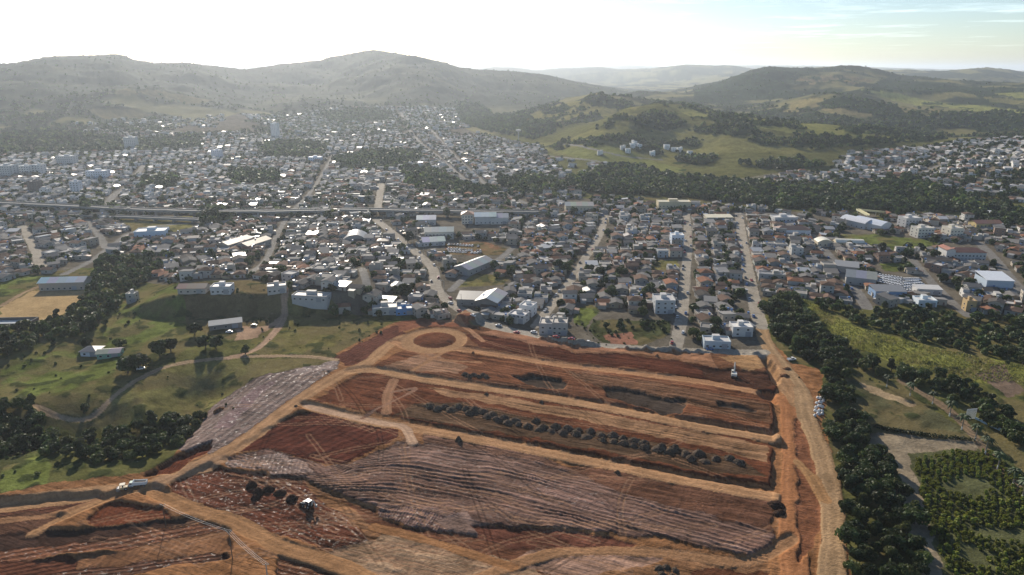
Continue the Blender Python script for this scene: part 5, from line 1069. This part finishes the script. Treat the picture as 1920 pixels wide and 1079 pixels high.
for n, (x, y) in enumerate([(1236,1066),(1250,1064),(1266,1070),(1242,1078),(1260,1082)]): heap(HEAPM, x, y, 1.5, 1.5, 'greenish clod heap, %s of the group at the bottom edge' % ordw(n+1), 'clod heaps at the bottom edge')
for x, y, r, h, lb in [(860,826,1.5,3.2,'tall narrow soil heap on the lower site road'),(1158,887,1.2,1.8,'small soil heap on the lower site road further right'),(912,740,1.2,1.6,'small heap on the middle site road'),(1015,755,1.2,1.8,'small heap right on the middle site road'),(887,663,1.1,1.6,'reddish heap beside the upper site road'),(1232,668,1.0,1.5,'tiny heap below the street along the site'),(555,762,1.0,1.0,'little heap where the lowest site road begins'),(412,770,3.0,2.4,'low reddish mound on the pale clay slope'),(1455,950,3.4,3.0,'large dark heap beside the orange site road'),(1462,963,2.4,2.0,'lower dark heap touching the large one by the orange road'),(1472,705,2.2,1.6,'reddish heap in the fork of the dirt roads'),(1476,692,2.0,1.4,'upper reddish heap in the fork of the dirt roads')]:
    heap(REDH if 'red' in lb or 'tiny' in lb else DARKH if 'dark' in lb else HEAPM, x, y, r, h, lb)
# white sacks
sk = MB(); n = 9
for i in range(n):
    a0, a1 = 2*math.pi*i/n, 2*math.pi*(i+1)/n
    for (r0, z0), (r1, z1) in zip([(.45,0),(.62,.3),(.5,.75),(.18,1.0)], [(.62,.3),(.5,.75),(.18,1.0),(.24,1.15)]): sk.face([(r0*math.cos(a0),r0*math.sin(a0),z0),(r0*math.cos(a1),r0*math.sin(a1),z0),(r1*math.cos(a1),r1*math.sin(a1),z1),(r1*math.cos(a0),r1*math.sin(a0),z1)], (.70,.70,.68), .6)
SKM = sk.mesh('sack', MB_MAT); k = 0
for py in (748, 756, 764, 772, 779):
    for q in range(4):
        p = P3(1529+q*4.2+random.uniform(-1,1)+(772-py)*.12, py+random.uniform(-2,2)); o = bpy.data.objects.new('white_sack', SKM); COL.objects.link(o); o.location = p; o.scale = (1.3,1.3,1.25); o.rotation_euler = (random.uniform(-.3,.3), random.uniform(-.3,.3), random.uniform(0,6)); tag(o, 'white bulging sack in the heap between dirt road and wood', 'sack', 'white sacks beside the dirt road')

# ------------------------------------------------------------------ machines
def wheel(par, x, y, r, w, s):
    b = MB(); b.tube((0,-w/2,0),(0,w/2,0),r,r,(.022,.022,.022),16,.85); o = b.build('wheel', par, MET); o.location = (x, y, r)
    b = MB(); b.tube((0,s*w/2,0),(0,s*(w/2+.03),0),r*.5,r*.42,(.35,.35,.34),12,.5); b.build('rim', o, MET)
p = P3(259, 911); t = thing('dump_truck', 'white dump truck with tipping body parked on the site road bend', 'truck', p, math.radians(190), None, .78); Wc = (.66,.70,.70)
b = MB(); b.bar((-4.2,0,.95),(3.6,0,.95),1.0,.35,(.05,.05,.05)); b.build('chassis', t, MET)
b = MB(); b.box(2.0,4.1,-1.2,1.2,.75,1.9,Wc,.4,bot=True); b.face([(2.0,-1.2,1.9),(4.1,-1.2,1.9),(3.7,-1.1,2.95),(2.0,-1.1,2.95)],Wc,.35); b.face([(4.1,1.2,1.9),(2.0,1.2,1.9),(2.0,1.1,2.95),(3.7,1.1,2.95)],Wc,.35); b.face([(4.1,-1.2,1.9),(4.1,1.2,1.9),(3.7,1.1,2.95),(3.7,-1.1,2.95)],Wc,.3); b.face([(2.0,1.2,1.9),(2.0,-1.2,1.9),(2.0,-1.1,2.95),(2.0,1.1,2.95)],Wc,.4); b.face([(2.0,-1.1,2.95),(3.7,-1.1,2.95),(3.7,1.1,2.95),(2.0,1.1,2.95)],(.40,.52,.42),.4); cab = b.build('cab', t, MET)
b = MB(); b.face([(4.09,-1.05,1.98),(4.09,1.05,1.98),(3.75,1.0,2.82),(3.75,-1.0,2.82)],GLASS,.1); b.v = [(x+.03,y,z) for x,y,z in b.v]; b.build('windscreen', cab, MET)
for s in (-1, 1):
    b = MB(); b.face([(2.5,s*1.2,1.98),(3.7,s*1.2,1.98),(3.5,s*1.13,2.7),(2.5,s*1.13,2.7)][::s],GLASS,.1); b.v = [(x,y+s*.03,z) for x,y,z in b.v]; b.build('side_window', cab, MET)
    b = MB(); b.box(4.1,4.18,s*.85-.18,s*.85+.18,1.0,1.25,(.8,.8,.75),.2); b.build('headlight', cab, MET)
b = MB(); o_, i_ = .0, .14; T0, T1 = 1.35, 3.15
for y in (-1.3, 1.3):
    b.face([(-4.3,y,T0),(1.8,y,T0),(1.8,y,T1+.1),(-4.5,y,T1-.2)][::(1 if y < 0 else -1)],Wc,.4); b.face([(-4.3,y*.9,T0),(1.8,y*.9,T0),(1.8,y*.9,T1+.1),(-4.5,y*.9,T1-.2)][::(-1 if y < 0 else 1)],(.5,.5,.48),.6)
    b.face([(-4.5,y,T1-.2),(1.8,y,T1+.1),(1.8,y*.9,T1+.1),(-4.5,y*.9,T1-.2)][::(1 if y < 0 else -1)],Wc,.4)
    for k in range(5): x = -3.6+k*1.25; b.box(x-.07,x+.07,min(y,y*1.06),max(y,y*1.06),T0,T1-.1,Wc,.4)
b.box(1.8,1.95,-1.3,1.3,T0,T1+.5,Wc,.4,bot=True); b.box(-4.45,-4.3,-1.3,1.3,T0,T1-.3,Wc,.4); b.box(-4.3,1.8,-1.17,1.17,T0-.1,T0+.12,(.34,.30,.26),.8,bot=True); b.face([(-4.2,-1.15,2.0),(1.7,-1.15,2.3),(1.7,1.15,2.3),(-4.2,1.15,2.0)],(.17,.08,.045),.95); b.build('tipping_body', t, MET)
for x, y in ((3.0,1),(3.0,-1),(-1.8,1),(-1.8,-1),(-3.2,1),(-3.2,-1)): wheel(t, x, y*1.05, .52, .42, y)
p = P3(230, 918); t = thing('road_roller', 'small tan-canopied roller standing in front of the dump truck', 'roller', p, math.radians(200)); Yc = (.52,.42,.25)
b = MB(); b.tube((1.5,-.95,.7),(1.5,.95,.7),.7,.7,(.25,.24,.23),20,.5); b.build('drum', t, MET); b = MB(); b.box(-1.9,.6,-.75,.75,.6,1.4,Yc,.4,bot=True); b.bar((.5,.8,.9),(1.6,.98,.75),.15,.25,Yc); b.bar((.5,-.8,.9),(1.6,-.98,.75),.15,.25,Yc); b.build('body', t, MET)
b = MB(); b.box(-1.2,.8,-.9,.9,2.5,2.64,(.60,.52,.38),.4,bot=True)
for x, y in ((-1.1,-.75),(-1.1,.75),(.6,-.75),(.6,.75)): b.bar((x,y,1.35),(x,y,2.5),.08,.08,(.1,.1,.1))
b.build('canopy', t, MET); wheel(t,-1.3,.85,.62,.4,1); wheel(t,-1.3,-.85,.62,.4,-1)
b = MB(); b.box(-.5,.1,-.3,.3,1.4,1.9,(.05,.05,.05),.7); b.build('seat', t, MET)
p = P3(578, 951); t = thing('backhoe_loader', 'loader with white cab and raised arm at the end of the black heaps', 'loader', p, math.radians(150)); Lc = (.55,.55,.50); DKc = (.05,.045,.04)
b = MB(); b.box(-1.6,2.3,-.6,.6,.7,1.6,DKc,.5,bot=True); b.box(.8,2.4,-.55,.55,1.6,1.95,(.12,.11,.10),.5); b.build('body', t, MET)
b = MB(); b.box(-1.3,.6,-.8,.8,1.6,2.85,GLASS,.15); b.box(-1.45,.75,-.9,.9,2.85,3.05,(.72,.72,.70),.4,bot=True)
for x in (-1.3,.6):
    for y in (-.8,.8): b.bar((x,y,1.5),(x,y,2.9),.14,.14,(.72,.72,.70))
b.build('cab', t, MET)
b = MB()
for s in (-.7,.7): b.bar((1.2,s,1.6),(3.2,s,1.2),.16,.3,Lc)
b.build('loader_arm', t, MET); b = MB(); b.face([(3.2,-1.2,.3),(3.2,1.2,.3),(3.0,1.2,1.3),(3.0,-1.2,1.3)],DKc); b.face([(3.2,-1.2,.3),(4.2,-1.2,.25),(4.2,1.2,.25),(3.2,1.2,.3)],DKc); b.face([(3.2,-1.2,.3),(4.2,-1.2,.25),(3.0,-1.2,1.3)],DKc); b.face([(3.2,1.2,.3),(3.0,1.2,1.3),(4.2,1.2,.25)],DKc); b.build('bucket', t, MET)
b = MB(); b.bar((-1.8,0,1.2),(-3.0,0,3.8),.28,.4,Lc); b.bar((-3.0,0,3.8),(-4.3,0,2.4),.24,.3,Lc); b.box(-4.7,-4.0,-.35,.35,1.6,2.5,(.30,.33,.32),.5,bot=True); b.build('digging_arm', t, MET)
for x, r in ((1.7,.55),(-1.1,.8)):
    for s in (-1,1): wheel(t,x,s*1.0,r,.45,s)
p = P3(1376, 706); t = thing('excavator', 'white tracked excavator with raised boom on the dark upper terrace', 'excavator', p, math.radians(75)); Ec = (.68,.66,.58)
for s in (-1,1):
    b = MB(); b.box(-1.9,1.9,s*1.25-.3,s*1.25+.3,.05,.95,(.04,.04,.04),.8); b.tube((-1.9,s*1.25-.3,.5),(-1.9,s*1.25+.3,.5),.45,.45,(.04,.04,.04),12); b.tube((1.9,s*1.25-.3,.5),(1.9,s*1.25+.3,.5),.45,.45,(.04,.04,.04),12); b.build('track', t, MET)
b = MB(); b.tube((0,0,.9),(0,0,1.15),1.0,1.0,(.06,.06,.06),14); b.box(-2.3,1.4,-1.35,1.35,1.15,2.2,Ec,.4,bot=True); b.box(-2.5,-1.3,-1.35,1.35,1.25,2.5,Ec,.4); b.build('house_body', t, MET)
b = MB(); b.box(.0,1.5,.35,1.3,2.2,3.2,GLASS,.15); b.box(-.05,1.55,.3,1.35,3.2,3.32,Ec,.4,bot=True)
for x in (0,1.5):
    for y in (.35,1.3): b.bar((x,y,2.2),(x,y,3.2),.1,.1,Ec)
b.build('cab', t, MET)
b = MB(); b.bar((1.2,-.2,1.9),(3.2,-.2,5.4),.5,.7,Ec); b.bar((3.2,-.2,5.4),(4.6,-.2,6.2),.45,.6,Ec); b.build('boom', t, MET); b = MB(); b.bar((4.6,-.2,6.3),(5.6,-.2,3.4),.4,.5,Ec); b.build('stick', t, MET)
b = MB(); b.box(5.2,6.1,-.75,.35,2.4,3.4,(.12,.11,.1),.6,bot=True); b.build('bucket', t, MET)
p = P3(1484, 676); t = thing('pickup_truck', 'white pickup parked in the shade beside the dirt road entrance', 'pickup', p, math.radians(15))
b = MB(); b.box(-2.5,2.4,-.9,.9,.45,1.05,(.72,.73,.72),.35,bot=True); b.box(-.3,1.2,-.82,.82,1.05,1.7,GLASS,.15,ct=(.72,.73,.72)); b.box(-2.5,-.4,-.9,-.8,1.05,1.3,(.72,.73,.72)); b.box(-2.5,-.4,.8,.9,1.05,1.3,(.72,.73,.72)); b.build('body', t, MET)
for x in (-1.6,1.6):
    for s in (-1,1): wheel(t,x,s*.8,.38,.25,s)

# ------------------------------------------------------------------ poles and wires by the site
def pole(px, py, h, label, arm=True, c=(.13,.10,.075), r=.17):
    p = P3(px, py); t = thing('utility_pole', label, 'utility pole', p); b = MB(); b.tube((0,0,-1),(0,0,h),r,r*.7,c,9,.85); b.build('pole', t)
    if arm:
        b = MB(); b.bar((-1,0,h-.4),(1,0,h-.4),.12,.12,c); b.build('crossarm', t)
        for x in (-.85,0,.85): b = MB(); b.tube((x,0,h-.34),(x,0,h-.1),.07,.05,(.4,.4,.38),6); b.build('insulator', t)
    return p+Vector((0,0,h-.1))
a = pole(311, 986, 9.5, 'thin dark wooden pole left of the wet red clay')
c = pole(436, 1048, 11.5, 'dark wooden pole right of the banded cut at lower left')
e = pole(506, 1118, 12.5, 'pale concrete pole rising from the bottom edge', True, (.42,.38,.33), .24)
def wire(A, B, label, sag=.9):
    b = MB(); n = 14; P = [A.lerp(B, k/n)-Vector((0,0,sag*4*(k/n)*(1-k/n))) for k in range(n+1)]; o = P[0].copy()
    for q, s in zip(P[:-1], P[1:]): b.tube(q-o, s-o, .035, .035, (.45,.44,.42), 5, .5, False)
    x = b.build('overhead_wire', None, MET, o); tag(x, label, 'wire', 'overhead wires at lower left')
for s in (-.85, 0, .85): wire(c+Vector((s,0,0)), e+Vector((s,0,0)), '%s overhead wire between dark wooden pole and pale concrete pole' % {-.85:'left',0:'middle',.85:'right'}[s])
for s in (-.85, .85): wire(a+Vector((s,0,0)), c+Vector((s,0,0)), '%s overhead wire between thin left pole and dark wooden pole' % {-.85:'left',.85:'right'}[s])
for st, nm in (('third','third street'),('fourth','fourth street'),('diagonal','diagonal street')):
    L, w = SW[st]; seg = np.r_[0, np.cumsum(np.linalg.norm(np.diff(L, axis=0), axis=1))]; k = 0
    for s in np.arange(18, min(seg[-1], 330), 36):
        x, y = np.interp(s, seg, L[:, 0]), np.interp(s, seg, L[:, 1]); x2, y2 = np.interp(s+1, seg, L[:, 0]), np.interp(s+1, seg, L[:, 1]); d = np.array([x2-x, y2-y]); d /= np.linalg.norm(d); x += -d[1]*(w/2-.3); y += d[0]*(w/2-.3); k += 1
        t = thing('street_lamp', 'grey concrete lamp pole, %s from the top of the %s' % (ordw(k), nm), 'street lamp', (x, y, float(Hs(x, y))), 0, 'lamp poles of the '+nm); b = MB(); b.tube((0,0,-1),(0,0,8.5),.17,.11,(.36,.35,.33),7,.8); b.build('pole', t); b = MB(); b.bar((0,0,8.2),(d[1]*1.8,-d[0]*1.8,8.6),.1,.1,(.4,.4,.4)); b.bar((d[1]*1.5,-d[0]*1.5,8.5),(d[1]*2.2,-d[0]*2.2,8.55),.3,.16,(.5,.5,.5)); b.build('lamp_arm', t)

# ------------------------------------------------------------------ palms, orchard, hedge, fences on the right
def palm_meshes(seed):
    r = np.random.default_rng(seed); Q, K = [], []
    for f in range(17):
        a = f*2.4+r.uniform(-.2, .2); up = r.uniform(.1, 1.2); L = r.uniform(2.2, 2.9); n = 6; pts = []
        for i in range(n+1): s = i/n*L; pts.append(np.array([math.cos(a)*s*math.cos(up*.6), math.sin(a)*s*math.cos(up*.6), s*math.sin(up)*.8-.30*s*s]))
        side = np.array([-math.sin(a), math.cos(a), 0])
        for i in range(n):
            w0, w1 = .48*math.sin(math.pi*(i+.4)/(n+.6)), .48*math.sin(math.pi*(i+1.3)/(n+.9))
            for sg in (-1, 1): Q.append([pts[i], pts[i+1], pts[i+1]+side*sg*w1-np.array([0,0,.22]), pts[i]+side*sg*w0-np.array([0,0,.2])]); K.append(np.array((.055,.085,.03))*r.uniform(.7, 1.3))
    Q = np.array(Q); Q[:, :, 2] += 6.0; b = MB(); b.tube((0,0,-.6),(0,0,1.4),.26,.2,(.66,.65,.6),9,.8); b.tube((0,0,1.4),(0,0,6.1),.2,.15,(.22,.19,.15),9,.9)
    return quads_mesh('fronds', Q, np.array(K), LEAF), b.mesh('trunk', BARK)
PM = [palm_meshes(k) for k in range(3)]
for n, (x, y) in enumerate([(1662,726),(1706,742),(1748,758),(1780,781),(1803,806),(1828,826),(1847,852),(1870,880),(1898,912),(1916,936)]):
    p = P3(x, y); e = thing('palm_tree', 'palm tree with white-painted trunk, %s from left along the pale path' % ordw(n+1), 'palm tree', p, n*1.3, 'palms along the path', random.uniform(.9, 1.15) if n < 3 else random.uniform(1.15, 1.4)); put('trunk', PM[n % 3][1], e); put('fronds', PM[n % 3][0], e)
bq = [crown(400+k, 5, 260, .24, wid=1.15, hgt=.75, zc=.75, green=(.165,.19,.03)) for k in range(3)]; BUSHM = [quads_mesh('bush', q, k_, LEAF) for q, k_ in bq]
OP = W2((1712,862),(1790,848),(1850,848),(1900,880),(1970,960),(1990,1110),(1800,1110),(1745,1000)); bs = []
ax = W2((1720,880),(1960,940)); d_ = ax[1]-ax[0]; d_ /= np.linalg.norm(d_); e_ = np.array([-d_[1], d_[0]])
for i in range(-60, 90):
    for j in range(-70, 70):
        q = ax[0]+d_*(i*2.35+random.uniform(-.5,.5))+e_*(j*2.0+random.uniform(-.5,.5))
        bs.append(q)
bs = np.array(bs); m = inpoly(bs[:, 0], bs[:, 1], OP) & (fbm(bs[:, 0], bs[:, 1], 14., 3, 131) > .29); bs = bs[m]
bl = []
for q in bs:
    z = float(Hs(*q)); px, py, dep = proj(q[0], q[1], z); bl.append((dep, q, z, -10 < px < 1935 and py < 1090))
bl.sort(key=lambda v: (not v[3], v[0])); Qx, Kx = [], []
for k, (dep, q, z, v) in enumerate(bl):
    s = random.uniform(.75, 1.35)
    if k < 298 and v:
        o = bpy.data.objects.new('orchard_bush', BUSHM[k % 3]); COL.objects.link(o); o.location = (q[0], q[1], z-.1); o.scale = (s, s, s*random.uniform(.8, 1.2)); o.rotation_euler.z = random.uniform(0, 6.28); tag(o, 'yellow-green rounded bush in the sandy orchard at lower right', 'bush', 'orchard bushes')
    else: B, Kc = bq[k % 3]; Qx.append(B*s+np.array((q[0], q[1], z-.1))); Kx.append(Kc)
if Qx: o = bpy.data.objects.new('orchard_growth', quads_mesh('orchard_growth', np.concatenate(Qx), np.concatenate(Kx), LEAF)); COL.objects.link(o); o['kind'] = 'stuff'
print('BUSHES', len(bl), len(Qx))
hl = smoothline(W2((1640,800),(1670,808),(1740,818),(1828,828)), 6); r = np.random.default_rng(9); Q = []
for _ in range(1500):
    s = r.uniform(0, len(hl)-1.001); i = int(s); q = hl[i]+(hl[i+1]-hl[i])*(s-i); v = r.normal(0, 1, 3); Q.append(leaf_quads(np.array([[q[0]+r.normal(0,.4), q[1]+r.normal(0,.4), float(Hs(*q))+r.uniform(0,1.5)]]), (v/np.linalg.norm(v))[None], .3, r)[0])
Q = np.array(Q); o = bpy.data.objects.new('hedge', quads_mesh('hedge', Q, np.array((.030,.042,.018))*r.uniform(.7,1.3,(len(Q),1)), LEAF)); COL.objects.link(o); tag(o, 'low dark hedge along the lower edge of the grey-green field', 'hedge')
# reeds and tall grass on the sunlit bank
RP = W2((1488,562),(1530,580),(1600,622),(1720,652),(1820,674),(1960,702),(1960,728),(1880,718),(1800,718),(1700,690),(1600,650),(1540,618)); x0, y0 = RP.min(0); x1, y1 = RP.max(0); n = 15000
X = r.uniform(x0, x1, n); Y = r.uniform(y0, y1, n); m = inpoly(X, Y, RP); X, Y = X[m], Y[m]; Z = Hs(X, Y); n = len(X); v = np.c_[r.normal(0,1,(n,2)), r.normal(0,.25,n)]; v /= np.linalg.norm(v,axis=1,keepdims=True); a = np.cross(v, np.array([0,0,1.])); hgt = r.uniform(.35, 1.1, n)[:, None]; lean = np.c_[r.normal(0,.35,(n,2)), np.zeros(n)]; B = np.c_[X, Y, Z-.1]; up = np.array([0,0,1.])
Q = np.stack([B-a*.35, B+a*.35, B+a*.12+up*hgt+lean, B-a*.12+up*hgt+lean], 1); o = bpy.data.objects.new('reeds', quads_mesh('reeds', Q, np.array((.34,.34,.085))*r.uniform(.6,1.4,(n,1)), LEAF)); COL.objects.link(o); o['kind'] = 'stuff'
p = P3(1819, 786); t = thing('net_frame', 'pale square net on a frame between the palms', 'net frame', p, math.radians(10)); b = MB(); c = (.6,.62,.62)
for A, B in (((-2.6,0,0),(-2.6,0,5.2)),((2.6,0,0),(2.6,0,5.2)),((-2.6,0,5.2),(2.6,0,5.2)),((-2.6,0,.2),(2.6,0,.2))): b.bar(A,B,.14,.14,c)
b.build('frame', t, MET); b = MB()
for k in range(27): x = -2.5+k*.19; b.bar((x,.0,.3),(x,.0,5.1),.05,.03,c)
for k in range(25): z = .35+k*.19; b.bar((-2.5,.05,z),(2.5,.05,z),.03,.05,c)
b.build('net', t, MET)
A, B = P3(1828, 786), P3(1935, 834); t = thing('low_wall', 'low pale blue wall running to the right edge behind the palms', 'wall', A); d = B-A; b = MB(); b.bar((0,0,.4),(d.x,d.y,d.z+.4),.35,1.3,(.40,.52,.58)); b.build('wall', t)

# ------------------------------------------------------------------ haze: one closed box round the whole scene
def build_haze():
    m = bpy.data.materials.new('haze_air'); m.use_nodes = True; t = m.node_tree
    t.nodes.remove(t.nodes['Principled BSDF'])
    v = t.nodes.new('ShaderNodeVolumePrincipled'); v.inputs['Density'].default_value = 6.6e-5; v.inputs['Anisotropy'].default_value = .52
    v.inputs['Color'].default_value = (.80, .89, 1.0, 1)
    t.links.new(v.outputs[0], t.nodes['Material Output'].inputs['Volume'])
    zt = max(float(GH.max())+40, CAMH+60); zb = float(GH.min())-1.5
    xs, y0, y1 = 34000., -600., 43000.
    V = [(sx*xs, y, z) for z in (zb, zt) for y in (y0, y1) for sx in (-1, 1)]
    me = bpy.data.meshes.new('haze'); me.from_pydata(V, [], [(0,2,3,1),(4,5,7,6),(0,1,5,4),(2,6,7,3),(0,4,6,2),(1,3,7,5)]); me.materials.append(m)
    o = bpy.data.objects.new('haze', me); COL.objects.link(o); o['kind'] = 'stuff'
build_haze()
